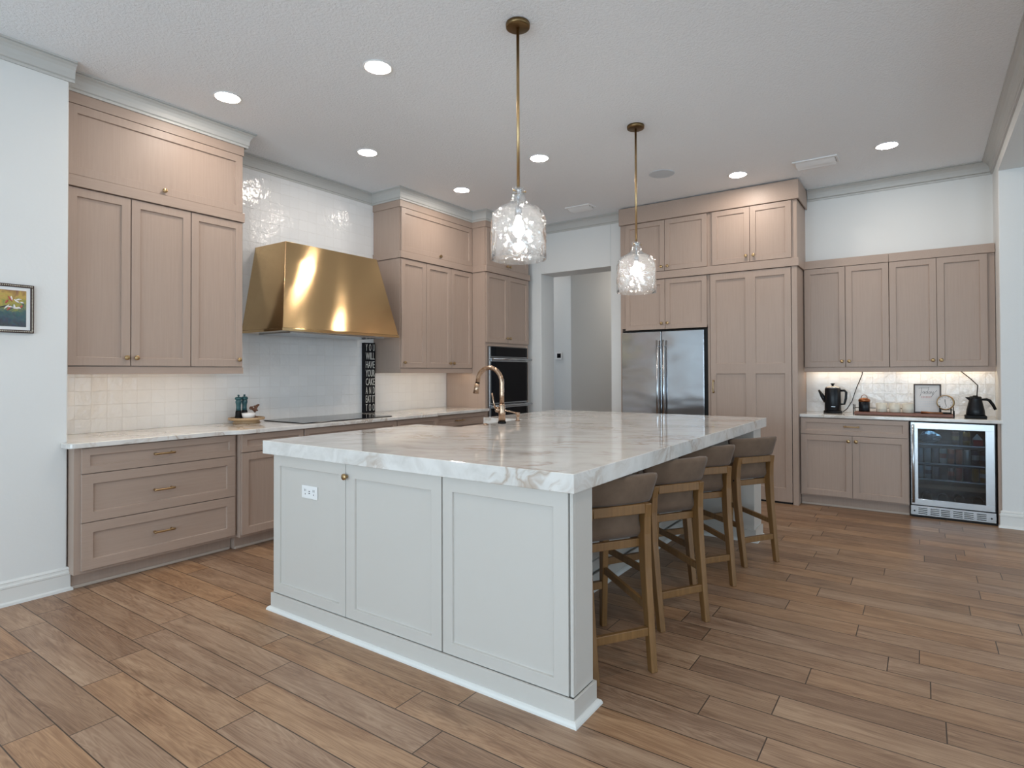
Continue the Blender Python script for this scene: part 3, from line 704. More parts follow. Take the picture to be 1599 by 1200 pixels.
# wine cooler
YK = 6.49; fr = south(YK+0.03)
t = thing('wine_cooler', 'undercounter steel drinks cooler with glass door, full of cans', 'drinks cooler', (0.2, YK, 0))
x0, x1 = -0.104, 0.514; zz0, zz1 = 0.02, 0.872
mb = MB(); dk = 0.42
fbox(mb, fr, x0, x1, 0.115, 0.135, -dk, -0.002); fbox(mb, fr, x0, x1, 0.855, 0.874, -dk, -0.002); fbox(mb, fr, x0, x0+0.02, 0.135, 0.855, -dk, -0.002); fbox(mb, fr, x1-0.02, x1, 0.135, 0.855, -dk, -0.002); fbox(mb, fr, x0+0.02, x1-0.02, 0.135, 0.855, -dk, -dk+0.02)
mb.build('housing', 'black', t)
cells = [(-0.045, 0.440, 0.170, 0.812)]
mb = MB(); a, c, e, f2 = cells[0]
fbox(mb, fr, -0.098, 0.503, f2, 0.868, 0.0, 0.03); fbox(mb, fr, -0.098, 0.503, 0.116, e, 0.0, 0.03); fbox(mb, fr, -0.098, a, e, f2, 0.0, 0.03); fbox(mb, fr, c, 0.503, e, f2, 0.0, 0.03)
d = mb.build('door', 'steelbar', t, bevel=0.001, bseg=1)
mb = MB(); fbox(mb, fr, a, c, e, f2, 0.012, 0.018); mb.build('pane', 'tint', d)
hb = MB(); hb.tube([fr(-0.082, 0.14, 0.070), fr(-0.082, 0.85, 0.070)], 0.011, 12)
for z in (0.18, 0.81): hb.tube([fr(-0.082, z, 0.028), fr(-0.082, z, 0.066)], 0.008, 8)
hb.build('handle', 'steelbar', d)
mb = MB(); fbox(mb, fr, -0.104, 0.510, 0.022, 0.108, -0.02, 0.030); g = mb.build('kick_grille', 'steelbar', t, bevel=0.002)
mb = MB()
for k in range(6):
    sx = -0.045+k*0.083+(0.006 if k % 2 else 0.0)
    for j in range(4): fbox(mb, fr, sx, sx+0.066, 0.036+j*0.016, 0.042+j*0.016, 0.0302, 0.0308)
mb.build('grille_slot', 'gap', g)
mb = MB()
for s in (-0.075, 0.477): mb.lathe([(0.007, 0), (0.007, 0.002), (0.0001, 0.003)], fr(s, 0.060, 0.0302), (0, -1, 0), 12)
mb.build('screw', 'gap', g)
mb = MB(); fbox(mb, fr, -0.104, 0.520, 0.0, 0.018, -0.35, 0.005); mb.build('foot', 'gap', t)
SH = (0.672, 0.497, 0.350)
for z in SH:
    mb = MB(); fbox(mb, fr, x0+0.022, x1-0.022, z-0.008, z, -0.36, -0.03)
    s = mb.build('shelf', 'pane', t)
    mb = MB(); fbox(mb, fr, x0+0.022, x1-0.022, z-0.009, z+0.002, -0.029, -0.022); mb.build('shelf_rim', 'steelbar', s)
mb = MB(); fbox(mb, fr, x0+0.024, x1-0.024, 0.265, 0.305, -0.30, -0.03); mb.build('wood_rack', 'palewood', t)
l = bpy.data.lights.new('cooler_lamp', 'AREA'); l.shape = 'RECTANGLE'; l.size = 0.4; l.size_y = 0.04; l.energy = 0.6; l.color = (0.6, 0.85, 1.0)
lo = bpy.data.objects.new('cooler_lamp', l); C.objects.link(lo); lo.location = (0.2, YK+0.12, 0.850)
def canmat(nm, col): return plain('can_'+nm, col, 0.32, 0.55)
CM = {'silver': canmat('silver', S(170, 190, 200)), 'white': canmat('white', S(205, 205, 200)), 'red': canmat('red', S(150, 30, 34)), 'orange': canmat('orange', S(196, 84, 34)),
      'gold': canmat('gold', S(170, 128, 50)), 'maroon': canmat('maroon', S(92, 18, 40)), 'grey': canmat('grey', S(120, 124, 134)), 'brown': canmat('brown', S(116, 72, 36)), 'violet': canmat('violet', S(70, 50, 76))}
def can(x, z, colour, label, dy=0.0, r=0.027, h=0.120, stripe=None):
    y = YK+0.03+0.075+dy
    t = thing('drink_can', label, 'can', (x, y, z), 'cans in the drinks cooler')
    MB().lathe([(r*0.80, 0), (r, 0.010), (r, h-0.014), (r*0.82, h-0.003)], (x, y, z), seg=18).build('body', CM[colour], t)
    MB().lathe([(r*0.82, h-0.003), (r*0.84, h), (r*0.74, h-0.001), (0.0001, h-0.003)], (x, y, z), seg=18, cap=False).build('lid', 'steelbar', t)
    if stripe: MB().lathe([(r+0.0004, h*0.34), (r+0.0004, h*0.66)], (x, y, z), seg=18, cap=False).build('label_band', CM[stripe], t)
z = SH[0]+0.001
can(0.235, z, 'brown', 'brown can with a gold band, left one of the pair on the top cooler shelf', stripe='gold')
can(0.315, z, 'gold', 'gold can with a dark band, right one of the pair on the top cooler shelf', stripe='brown')
o = MB().box(0.360, 0.430, YK+0.07, YK+0.19, z, z+0.055); o = o.build('carton', CM['red'], None, bevel=0.002); tag(o, 'small red and white carton at the right end of the top cooler shelf', 'carton')
o2 = MB().add([(0.362, YK+0.072, z+0.0552), (0.428, YK+0.072, z+0.0552), (0.428, YK+0.188, z+0.0552), (0.362, YK+0.188, z+0.0552), (0.395, YK+0.072, z+0.10), (0.395, YK+0.188, z+0.10)],
                [(0, 3, 2, 1), (0, 1, 4), (2, 3, 5), (0, 4, 5, 3), (1, 2, 5, 4)]).build('gable_top', CM['white'], o)
# crumpled bag on the top shelf
mb = MB(); rng = random.Random(3)
vs_ = []; nu, nv = 14, 9
for j in range(nv):
    for i in range(nu):
        a = 2*math.pi*i/nu; ph = math.pi*(j+0.5)/nv; rr = 1+0.22*rng.uniform(-1, 1)
        vs_.append((0.045+0.080*rr*math.sin(ph)*math.cos(a), YK+0.12+0.06*rr*math.sin(ph)*math.sin(a), z+0.057-0.056*math.cos(ph)*min(rr, 1.0)))
mb.add(vs_, [(j*nu+i, j*nu+(i+1) % nu, (j+1)*nu+(i+1) % nu, (j+1)*nu+i) for j in range(nv-1) for i in range(nu)]+[tuple(range(nu))[::-1], tuple(range((nv-1)*nu, nv*nu))])
o = mb.build('snack_bag', plain('blue_white_foil', S(150, 185, 205), 0.25, 0.3), None); tag(o, 'crumpled pale blue foil bag at the left end of the top cooler shelf', 'bag')
z = SH[1]+0.003
for k, (x, c, s_, lab) in enumerate([(-0.030, 'silver', None, 'silver can first from the left on the second cooler shelf'), (0.028, 'silver', None, 'silver can second from the left on the second cooler shelf'),
        (0.086, 'grey', None, 'grey can between the silver cans and the red-banded can on the second cooler shelf'), (0.144, 'white', 'red', 'white can with a red band in the middle of the second cooler shelf'),
        (0.202, 'orange', 'red', 'orange can with a red band, left orange one on the second cooler shelf'), (0.260, 'orange', None, 'plain orange can, right orange one on the second cooler shelf'),
        (0.318, 'white', None, 'plain white can right of the orange cans on the second cooler shelf'), (0.376, 'violet', 'white', 'violet can with a white band on the second cooler shelf'), (0.432, 'maroon', 'grey', 'maroon can with a grey band at the right end of the second cooler shelf')]):
    can(x, z, c, lab, stripe=s_, h=0.135)
z = SH[2]+0.003
for k, (x, c, s_, lab) in enumerate([(-0.030, 'silver', None, 'silver can first from the left on the third cooler shelf'), (0.030, 'silver', 'grey', 'silver can with a grey band on the third cooler shelf'),
        (0.090, 'grey', None, 'grey can left of the gap on the third cooler shelf'), (0.200, 'maroon', 'red', 'maroon can with a red band, first right of the gap on the third cooler shelf'), (0.258, 'red', None, 'plain red can on the third cooler shelf'),
        (0.316, 'violet', None, 'plain violet can on the third cooler shelf'), (0.374, 'gold', None, 'plain gold can, left gold one on the third cooler shelf'), (0.432, 'gold', 'white', 'gold can with a white band at the right end of the third cooler shelf')]):
    can(x, z, c, lab, stripe=s_, h=0.118)
for k, (x, lab) in enumerate([(0.02, 'dark wine bottle lying left on the cooler floor'), (0.14, 'dark wine bottle lying left of centre on the cooler floor'), (0.26, 'dark wine bottle lying right of centre on the cooler floor'), (0.39, 'dark wine bottle lying right on the cooler floor')]):
    t = thing('wine_bottle', lab, 'bottle', (x, YK+0.07, 0.1745), 'wine bottles at the bottom of the cooler')
    MB().lathe([(0.0001, 0.0), (0.036, 0.001), (0.038, 0.01), (0.038, 0.18), (0.030, 0.205), (0.014, 0.225), (0.013, 0.285)], (x, YK+0.06, 0.1745), (0, 1, 0), 18).build('glass', 'blackglass', t)
    MB().lathe([(0.0385, 0.06), (0.0385, 0.14)], (x, YK+0.06, 0.1745), (0, 1, 0), 18, cap=False).build('label', 'ceramic', t)

# ------------------------------------------------------------------ island
t = thing('kitchen_island', 'big pale grey kitchen island with paneled front, knob and outlet', 'kitchen island', (-2.1, 3.5, 0))
YI = 1.955; fr = south(YI+0.02); IX0, IX1 = -3.045, -1.1165; YE = 5.075; ZS0 = 0.876
mb = MB().box(IX0, -1.70, YI+0.021, 3.15, 0, ZS0-0.001).box(IX0, -1.70, 4.02, YE, 0, ZS0-0.001).box(-2.70, -1.70, 3.15, 4.02, 0, ZS0-0.001).box(IX0, -2.70, 3.15, 4.02, 0, 0.60)
mb.build('carcass', 'island', t)
MB().box(-1.70, IX1, YI+0.021, 2.118, 0, ZS0-0.001).build('end_wall', 'island', t, bevel=0.002)
MB().box(-1.70, -1.10, 4.840, YE, 0, ZS0-0.001).build('end_wall', 'island', t, bevel=0.002)
fbox(MB(), fr, IX0, -2.424, 0.097, 0.874, 0, 0.001).build('panel_backing', 'island', t)
door(fr, t, IX0, -2.424, 0.097, 0.874, 'island', 'panel', cells=[(-2.988, -2.476, 0.153, 0.815)])
d = door(fr, t, -2.420, -1.772, 0.097, 0.874, 'island', 'door', cells=[(-2.352, -1.834, 0.152, 0.805)])
knob(fr, d, -2.410, 0.812, r=0.0165)
door(fr, t, -1.764, -1.124, 0.097, 0.874, 'island', 'panel', cells=[(-1.708, -1.190, 0.150, 0.812)])
mb = MB(); fbox(mb, fr, -1.118, -1.104, 0.097, 0.874, 0.0, 0.016); mb.box(-1.1155, -1.104, YI+0.0205, 2.118, 0.097, 0.874); mb.build('corner_post', 'island', t, bevel=0.0015, bseg=1)
PL = [(0, 0), (0.011, 0), (0.011, 0.095), (0.0, 0.0955)]
SHOE = [(0.0112, 0), (0.029, 0), (0.028, 0.008), (0.023, 0.016), (0.015, 0.021), (0.0112, 0.021)]
path = [(IX0, YE), (IX0, YI), (-1.104, YI), (-1.104, 2.118), (-1.70, 2.118)]
sweep(PL, path, 0).build('plinth', 'island', t, bevel=0.001, bseg=1); sweep(SHOE, path, 0).build('shoe_moulding', 'trim', t)
path = [(-1.682, 2.150), (-1.682, 4.840), (-1.098, 4.840), (-1.098, YE)]
sweep(PL, path, 0).build('plinth', 'island', t); sweep(SHOE, path, 0).build('shoe_moulding', 'trim', t)
e_ = east(-1.70)
for a, c in ((2.20, 3.06), (3.08, 3.92), (3.94, 4.77)):
    shaker_mb(e_, a, c, 0.11, 0.86, 0.06, 0.018).build('panel', 'island', t, bevel=0.0012, bseg=1)
fr2 = south(YI+0.011)
mb = MB(); fbox(mb, fr2, -2.793, -2.660, 0.659, 0.729, 0.0, 0.006); ol = mb.build('outlet', 'white', t, bevel=0.003)
mb = MB()
for s in (-2.762, -2.690):
    fbox(mb, fr2, s-0.006, s-0.003, 0.698, 0.710, 0.0055, 0.0064); fbox(mb, fr2, s+0.004, s+0.007, 0.698, 0.710, 0.0055, 0.0064); fbox(mb, fr2, s-0.002, s+0.003, 0.680, 0.687, 0.0055, 0.0064)
fbox(mb, fr2, -2.732, -2.720, 0.697, 0.702, 0.0055, 0.0064); fbox(mb, fr2, -2.732, -2.720, 0.686, 0.691, 0.0055, 0.0064)
mb.build('socket_slot', 'ink', ol)
# slab with the sink notch
SX0, SX1, SY0, SY1 = -3.128, -1.088, 1.938, 5.235
o = MB().prism([(SX0, SY0), (SX1, SY0), (SX1, SY1), (SX0, SY1), (SX0, 3.990), (-2.722, 3.990), (-2.722, 3.190), (SX0, 3.190)], ZS0, 0.951).build('island_worktop', 'marble', None, bevel=0.003)
tag(o, 'thick polished pale stone slab with grey and brown veins on the kitchen island', 'countertop')
# apron sink
t = thing('farmhouse_sink', 'white apron-front sink in the notch of the island slab', 'sink', (-2.92, 3.59, 0.61))
mb = MB(); a, c, e, f2 = -3.11, -2.73, 3.198, 3.982; th = 0.02; z0, z1 = 0.605, 0.868
mb.box(a, c, e, f2, z0, z0+th).box(a, a+th, e, f2, z0+th, z1).box(c-th, c, e, f2, z0+th, z1).box(a+th, c-th, e, e+th, z0+th, z1).box(a+th, c-th, f2-th, f2, z0+th, z1)
mb.build('basin', 'white', t, bevel=0.003)
MB().lathe([(0.045, 0), (0.045, 0.003), (0.030, 0.001), (0.0001, 0.0)], (-2.92, 3.59, z0+th), seg=24).build('drain', 'steelbar', t)
# faucet
fx, fy = -2.628, 3.580; zs = 0.9515
t = thing('faucet', 'tall arched bronze pull-down faucet on the island slab', 'faucet', (fx, fy, zs))
MB().lathe([(0.031, 0), (0.031, 0.014), (0.028, 0.016)], (fx, fy, zs), seg=24).build('base_ring', 'mattblack', t)
MB().lathe([(0.0275, 0.016), (0.0265, 0.09), (0.0235, 0.14), (0.0205, 0.150)], (fx, fy, zs), seg=24).build('body', 'bronze', t)
R = 0.118; top = zs+0.305
pts = [(fx, fy, zs+0.145), (fx, fy, zs+0.22), (fx, fy, top)]+[(fx-R+R*math.cos(a), fy, top+R*math.sin(a)) for a in [math.pi*k/14 for k in range(1, 13)]]
lx, lz = pts[-1][0], pts[-1][2]; dx, dz = -0.20, -0.98
pts += [(lx+dx*0.05, fy, lz+dz*0.05)]
MB().tube(pts, 0.0175, 16).build('spout', 'bronze', t)
p0 = Vector((lx+dx*0.05, fy, lz+dz*0.05)); dr = Vector((dx, 0, dz)).normalized()
MB().tube([p0, p0+dr*0.004], 0.0185, 16).build('collar', 'mattblack', t)
MB().tube([p0+dr*0.004, p0+dr*0.05, p0+dr*0.085], [0.0185, 0.021, 0.023], 16).build('spray_head', 'bronze', t)
hb = MB(); hp = Vector((fx, fy, zs+0.095)); hd = Vector((-0.55, -0.80, 0.25)).normalized()
hb.lathe([(0.020, 0.015), (0.020, 0.045), (0.016, 0.052)], hp, hd, 16)
q = hp+hd*0.05; hb.tube([q, q+Vector((-0.012, -0.010, 0.05)), q+Vector((-0.022, -0.018, 0.125))], [0.007, 0.006, 0.0065], 10)
hb.build('lever', 'bronze', t)
# soap dispenser
sx, sy = -2.655, 3.830
t = thing('soap_dispenser', 'short bronze soap dispenser beside the faucet', 'soap dispenser', (sx, sy, zs))
MB().lathe([(0.020, 0), (0.020, 0.006), (0.013, 0.008), (0.013, 0.045), (0.018, 0.048), (0.018, 0.068), (0.0001, 0.070)], (sx, sy, zs), seg=18).build('body', 'bronze', t)
MB().tube([(sx, sy, zs+0.060), (sx-0.06, sy-0.035, zs+0.078), (sx-0.105, sy-0.06, zs+0.086)], [0.007, 0.006, 0.005], 10).build('nozzle', 'bronze', t)
t = thing('sink_stopper_knob', 'small bronze air switch button at the near corner of the sink notch', 'button', (-2.66, 3.42, zs))
MB().lathe([(0.018, 0), (0.018, 0.006), (0.012, 0.008), (0.012, 0.012), (0.0001, 0.013)], (-2.66, 3.42, zs), seg=16).build('button', 'bronze', t)

# ------------------------------------------------------------------ stools (local: back at y=0, faces +y)
def make_stool():
    t = thing('counter_stool', '', 'stool', (0, 0, 0), 'counter stools along the island')
    zs_ = [0.0, 0.20, 0.45, 0.60, 0.68, 0.742]
    ys = [0.000, 0.028, 0.060, 0.070, 0.062, 0.046]
    for s in (-1, 1):
        xs = [0.147, 0.150, 0.153, 0.154, 0.152, 0.150]
        l = MB().beam([(s*x, y, z) for x, y, z in zip(xs, ys, zs_)], [0.032, 0.034, 0.036, 0.038, 0.036, 0.034], [0.034, 0.040, 0.050, 0.056, 0.050, 0.040]).build('leg', 'stoolwood', t, bevel=0.004)
        bm_ = MB()
        for z, y in ((0.580, 0.069),): bm_.lathe([(0.006, 0), (0.006, 0.002), (0.0001, 0.003)], (s*0.173, y, z), (s, 0, 0), 10)
        bm_.build('bolt', 'mattblack', l)
    for s in (-1, 1):
        MB().beam([(s*0.188, 0.500, 0.0), (s*0.180, 0.478, 0.30), (s*0.175, 0.462, 0.592)], [0.030, 0.034, 0.036], [0.030, 0.036, 0.044]).build('leg', 'stoolwood', t, bevel=0.004)
    MB().box(-0.133, 0.133, 0.030, 0.058, 0.698, 0.742).build('back_rail', 'stoolwood', t, bevel=0.003)
    MB().box(-0.1345, 0.1345, 0.080, 0.100, 0.536, 0.574).build('apron', 'stoolwood', t, bevel=0.003)
    MB().box(-0.156, 0.156, 0.452, 0.474, 0.548, 0.590).build('apron', 'stoolwood', t, bevel=0.003)
    for s in (-1, 1): MB().add([(s*0.146, 0.099, 0.548), (s*0.166, 0.099, 0.548), (s*0.180, 0.440, 0.548), (s*0.160, 0.440, 0.548), (s*0.146, 0.099, 0.588), (s*0.166, 0.099, 0.588), (s*0.180, 0.440, 0.590), (s*0.160, 0.440, 0.590)],
              [(0, 3, 2, 1), (4, 5, 6, 7), (0, 1, 5, 4), (1, 2, 6, 5), (2, 3, 7, 6), (3, 0, 4, 7)]).build('apron', 'stoolwood', t, bevel=0.003)
    MB().box(-0.133, 0.133, 0.012, 0.034, 0.155, 0.193).build('stretcher', 'stoolwood', t, bevel=0.003)
    MB().box(-0.165, 0.165, 0.468, 0.494, 0.205, 0.245).build('stretcher', 'stoolwood', t, bevel=0.003)
    for s in (-1, 1): MB().add([(s*0.142, 0.052, 0.255), (s*0.162, 0.052, 0.255), (s*0.190, 0.462, 0.285), (s*0.170, 0.462, 0.285), (s*0.142, 0.052, 0.290), (s*0.162, 0.052, 0.290), (s*0.190, 0.462, 0.320), (s*0.170, 0.462, 0.320)],
              [(0, 3, 2, 1), (4, 5, 6, 7), (0, 1, 5, 4), (1, 2, 6, 5), (2, 3, 7, 6), (3, 0, 4, 7)]).build('stretcher', 'stoolwood', t, bevel=0.003)
    # upholstered back: a curved band that flares upward, wrapping forward at the sides
    prof = []
    def band(u, z):      # u in -1..1 -> x,y of the outer face
        k = (z-0.745)/0.135; hw = 0.186+0.040*k
        x = hw*math.sin(u*1.05)/math.sin(1.05); y = 0.036-0.014*k+0.030*(1-math.cos(u*1.05))/(1-math.cos(1.05))
        return x, y
    mb = MB(); NU = 14; zz = [0.743, 0.756, 0.802, 0.848, 0.864, 0.870]; ins = [0.006, 0.0, 0.0, 0.0, 0.006, 0.016]
    vs_ = []; TH = 0.052
    loop = []
    for z, i_ in zip(zz, ins):
        ring = []
        for k in range(NU+1):
            u = -1+2*k/NU; x, y = band(u*(1-i_*0.6), z); ring.append((x, y+i_, z))
        for k in range(NU, -1, -1):
            u = -1+2*k/NU; x, y = band(u*(1-i_*0.6), z); q = 0.86; ring.append((x*q, y+TH-i_, z))
        loop.append(ring)
    n = len(loop[0])
    for ring in loop: vs_ += ring
    fs = [(j*n+i, j*n+(i+1) % n, (j+1)*n+(i+1) % n, (j+1)*n+i) for j in range(len(zz)-1) for i in range(n)]
    for j in (0, len(zz)-1):
        for k in range(NU): fs.append((j*n+k, j*n+k+1, j*n+2*NU-k, j*n+2*NU+1-k))
    mb.add(vs_, fs, True); mb.build('backrest', 'fabric', t, bevel=0.0)
    # lower shell of the upholstery, curving from the back rail under the seat
    mb = MB(); rows = [(0.064, 0.745), (0.065, 0.690), (0.067, 0.640), (0.073, 0.600), (0.105, 0.572), (0.300, 0.585), (0.470, 0.594)]
    top = [(0.104, 0.748), (0.106, 0.728), (0.114, 0.708), (0.130, 0.694), (0.170, 0.684), (0.300, 0.680), (0.476, 0.674)]
    hw = [0.128, 0.129, 0.1295, 0.14, 0.165, 0.182, 0.190]; m = len(rows)
    hw[3] = 0.150
    vs_ = []
    for (y, z), (y2, z2), h in zip(rows, top, hw): vs_ += [(-h, y, z), (h, y, z), (h, y2, z2), (-h, y2, z2)]
    fs = [(i*4+k, i*4+(k+1) % 4, (i+1)*4+(k+1) % 4, (i+1)*4+k) for i in range(m-1) for k in range(4)]+[(0, 1, 2, 3), tuple(range(4*m-4, 4*m))]
    mb.add(vs_, fs).build('seat', 'fabric', t, bevel=0.016, bseg=3)
    return t
st0 = make_stool()
SP = [((-1.084, 2.375), 33, 'taupe upholstered oak counter stool closest to the island end with the outlet'), ((-1.046, 3.036), 31, 'taupe upholstered oak counter stool, second along from the island end with the outlet'),
      ((-1.071, 3.656), 35, 'taupe upholstered oak counter stool, third along, just before the one by the pantry'), ((-0.940, 4.311), 32, 'taupe upholstered oak counter stool closest to the tall pantry')]
for i, ((x, y), a, lab) in enumerate(SP):
    rz = math.radians(90-a)
    if i == 0: st0.location = (x, y, 0); st0.rotation_euler = (0, 0, rz); st0['label'] = lab
    else: dup(st0, (x, y, 0), rz, lab)

# ------------------------------------------------------------------ ceiling things
KC = (ZC-EYE)/(3.29-EYE)
def recessed(x, y, label):
    x, y = x*KC, y*KC
    t = thing('recessed_light', label, 'ceiling light', (x, y, ZC), 'recessed ceiling lights')
    MB().lathe([(0.078, -0.0005), (0.092, -0.0005), (0.094, -0.003), (0.090, -0.006), (0.078, -0.005), (0.078, -0.0005)], (x, y, ZC), seg=36, cap=False).build('ring', 'white', t)
    MB().lathe([(0.0001, -0.0045), (0.0775, -0.0045)], (x, y, ZC), seg=36, cap=False).build('lens', 'lens', t)
for x, y, lab in ((-4.03, 2.226, 'round recessed light over the left drawer cabinet, beside the left crown moulding'), (-2.85, 2.555, 'round recessed light left of the front pendant canopy, over the island'),
                  (-4.03, 3.493, 'round recessed light in front of the brass hood'), (-2.86, 4.482, 'round recessed light just right of the front pendant rod'),
                  (-4.04, 4.789, 'round recessed light in front of the wall cabinet right of the hood'), (-1.494, 5.992, 'round recessed light in front of the pantry top cabinet'),
                  (-0.24, 5.960, 'round recessed light in front of the coffee niche')):
    recessed(x, y, lab)
for x, y, lab in ((-0.24, 2.6, 'added unseen fill light over the walkway right of the stools'), (-0.24, 1.2, 'added unseen fill light over the camera end of the walkway'),  # extra downlights added out of view to brighten the kitchen
                  (-2.4, 0.6, 'added unseen fill light over the floor in front of the island'), (-5.35, 7.15, 'added hidden fill light in the hallway just past the doorway'), (-3.45, 9.3, 'added hidden fill light deep in the hallway')):  # hallway pair is added behind the door head to lift its walls
    if x < XN: recessed(x, y, lab)
t = thing('ceiling_speaker', 'flush round grey speaker grille in the ceiling near the far pendant', 'speaker', (-2.09, 5.50, ZC))
MB().lathe([(0.118, -0.0005), (0.122, -0.003), (0.118, -0.006), (0.110, -0.005), (0.110, -0.0005)], (-2.09, 5.50, ZC), seg=36, cap=False).build('ring', 'greycloth', t)
MB().lathe([(0.0001, -0.0055), (0.11, -0.005)], (-2.09, 5.50, ZC), seg=36, cap=False).build('grille', 'greycloth', t)
def vent(x0, x1, y0, y1, label):
    t = thing('ceiling_vent', label, 'air vent', ((x0+x1)/2, (y0+y1)/2, ZC), 'ceiling vents')
    mb = MB(); z0, z1 = ZC-0.012, ZC-0.0005
    mb.box(x0, x1, y0, y0+0.02, z0, z1).box(x0, x1, y1-0.02, y1, z0, z1).box(x0, x0+0.02, y0+0.02, y1-0.02, z0, z1).box(x1-0.02, x1, y0+0.02, y1-0.02, z0, z1)
    mb.build('frame', 'white', t, bevel=0.002)
    MB().box(x0+0.021, x1-0.021, y0+0.021, y1-0.021, ZC-0.002, ZC-0.0006).build('backing', 'ink', t)
    n = 2; hgt = (y1-y0-0.05)/n
    for k in range(n):
        yy = y0+0.025+hgt*(k+0.5)
        MB().add([(x0+0.022, yy-hgt*.45, ZC-0.004), (x1-0.022, yy-hgt*.45, ZC-0.004), (x1-0.022, yy+hgt*.45, ZC-0.034), (x0+0.022, yy+hgt*.45, ZC-0.034),
                  (x0+0.022, yy-hgt*.45, ZC-0.0055), (x1-0.022, yy-hgt*.45, ZC-0.0055), (x1-0.022, yy+hgt*.45, ZC-0.0355), (x0+0.022, yy+hgt*.45, ZC-0.0355)],
                 [(0, 1, 2, 3), (7, 6, 5, 4), (0, 4, 5, 1), (1, 5, 6, 2), (2, 6, 7, 3), (3, 7, 4, 0)]).build('louver', 'white', t)
vent(-0.985, -0.615, 5.90, 6.10, 'long white ceiling vent above the pantry, left of the right-hand recessed light')
vent(-3.46, -3.14, 5.98, 6.16, 'small white ceiling vent in front of the hallway doorway')
def pendant(x, y, label):
    t = thing('pendant_light', label, 'pendant light', (x, y, ZC), 'pendants over the island')
    MB().lathe([(0.066, -0.0005), (0.068, -0.006), (0.066, -0.024), (0.058, -0.027), (0.0001, -0.027)], (x, y, ZC), seg=36).build('canopy', 'canopy', t)
    MB().tube([(x, y, ZC-0.025), (x, y, 2.36)], 0.0085, 12).build('rod', 'brass', t)
    prof_o = [(0.034, 2.358), (0.033, 2.335), (0.036, 2.310), (0.048, 2.282), (0.078, 2.262), (0.118, 2.243), (0.144, 2.215), (0.153, 2.180), (0.1545, 2.10), (0.155, 2.02), (0.154, 1.962)]
    prof_i = [(r-0.005, z-(0.004 if r > 0.05 and z > 2.19 else 0)) for r, z in prof_o[::-1]]
    MB().lathe([(r, z-ZC) for r, z in prof_o+prof_i+prof_o[:1]], (x, y, ZC), seg=48, cap=False).build('shade', 'glass', t)
    MB().lathe([(0.0001, 2.352-ZC), (0.022, 2.352-ZC), (0.022, 2.344-ZC), (0.007, 2.342-ZC), (0.007, 2.262-ZC), (0.019, 2.255-ZC), (0.020, 2.205-ZC), (0.0001, 2.205-ZC)], (x, y, ZC), seg=20).build('socket', 'steelbar', t)
    mb = MB()
    for k in range(3):
        a = k*2.094+0.5; d = Vector((math.cos(a), math.sin(a), 0)); p = Vector((x, y, 2.338)); mb.tube([p+d*0.018, p+d*0.041], 0.0035, 8); mb.lathe([(0.006, 0), (0.006, 0.003), (0.0001, 0.004)], p+d*0.040, d, 10)
    mb.build('set_screw', 'brass', t)
    MB().lathe([(0.012, 2.205-ZC), (0.014, 2.190-ZC), (0.026, 2.160-ZC), (0.031, 2.135-ZC), (0.028, 2.108-ZC), (0.015, 2.092-ZC), (0.0001, 2.089-ZC)], (x, y, ZC), seg=20).build('bulb', 'bulb', t)
pendant(-1.841, 2.668, 'hammered clear glass pendant on a brass rod, nearer the outlet end of the island')
pendant(-1.849, 4.310, 'hammered clear glass pendant on a brass rod, hanging in front of the refrigerator cabinets')

# ------------------------------------------------------------------ wall things
fr = east(XP)
t = thing('framed_painting', 'small abstract painting of a blossoming branch in a beaded frame on the white wall', 'painting', (XP, 1.075, 1.577))
p0, p1, q0, q1 = 0.915, 1.231, 1.578, 1.862; wd = 0.017
mb = MB()
for u0, u1, v0, v1 in ((p0, p1, q0, q0+wd), (p0, p1, q1-wd, q1), (p0, p0+wd, q0+wd, q1-wd), (p1-wd, p1, q0+wd, q1-wd)): fbox(mb, fr, u0, u1, v0, v1, 0.001, 0.018)
f_ = mb.build('frame', 'darkframe', t, bevel=0.002)
mb = MB(); stp = 0.0085
def bead(u, v): mb.lathe([(0.0001, -0.0036), (0.0036, 0), (0.0001, 0.0036)], fr(u, v, 0.019), (1, 0, 0), 6)
k = 0
while p0+0.008+k*stp < p1-0.006:
    bead(p0+0.008+k*stp, q0+wd/2); bead(p0+0.008+k*stp, q1-wd/2); k += 1
k = 0
while q0+0.016+k*stp < q1-0.014:
    bead(p1-wd/2, q0+0.016+k*stp); bead(p0+wd/2, q0+0.016+k*stp); k += 1
mb.build('beading', 'ceramic', f_)
mb = MB(); fbox(mb, fr, p0+wd, p1-wd, q0+wd, q1-wd, 0.001, 0.010); mb.build('mat_board', 'white', t)
def mk_art():
    n = NT('oil_paint'); x, y, z = n.sep(n.obj())
    v = n.noise(n.mapping(n.obj(), scale=(1, 22, 22)), 1.0, 5, 0.65, 0.8)[0]; c = n.noise(n.mapping(n.obj(), scale=(1, 55, 55), loc=(4, 2, 9)), 1.0, 4, 0.6)[1]
    g = n.math('ADD', n.math('MULTIPLY', n.math('SUBTRACT', z, 0.03), 4.2), n.math('MULTIPLY', n.math('SUBTRACT', v, 0.5), 0.9))
    col = n.ramp(g, [(0.0, S(28, 26, 34)), (0.20, S(22, 58, 76)), (0.40, S(40, 84, 84)), (0.54, S(140, 142, 48)), (0.75, S(190, 156, 62)), (1.0, S(120, 66, 36))])
    col = n.mix(0.08, col, c); n.P(Base_Color=col, Roughness=0.5); n.bump(v, 0.3, 0.003); return n.m
M['art'] = mk_art()
a0, a1, b0, b1 = p0+0.036, p1-0.036, q0+0.036, q1-0.036
mb = MB(); fbox(mb, fr, a0, a1, b0, b1, 0.010, 0.0115); cv = mb.build('canvas', 'art', t)
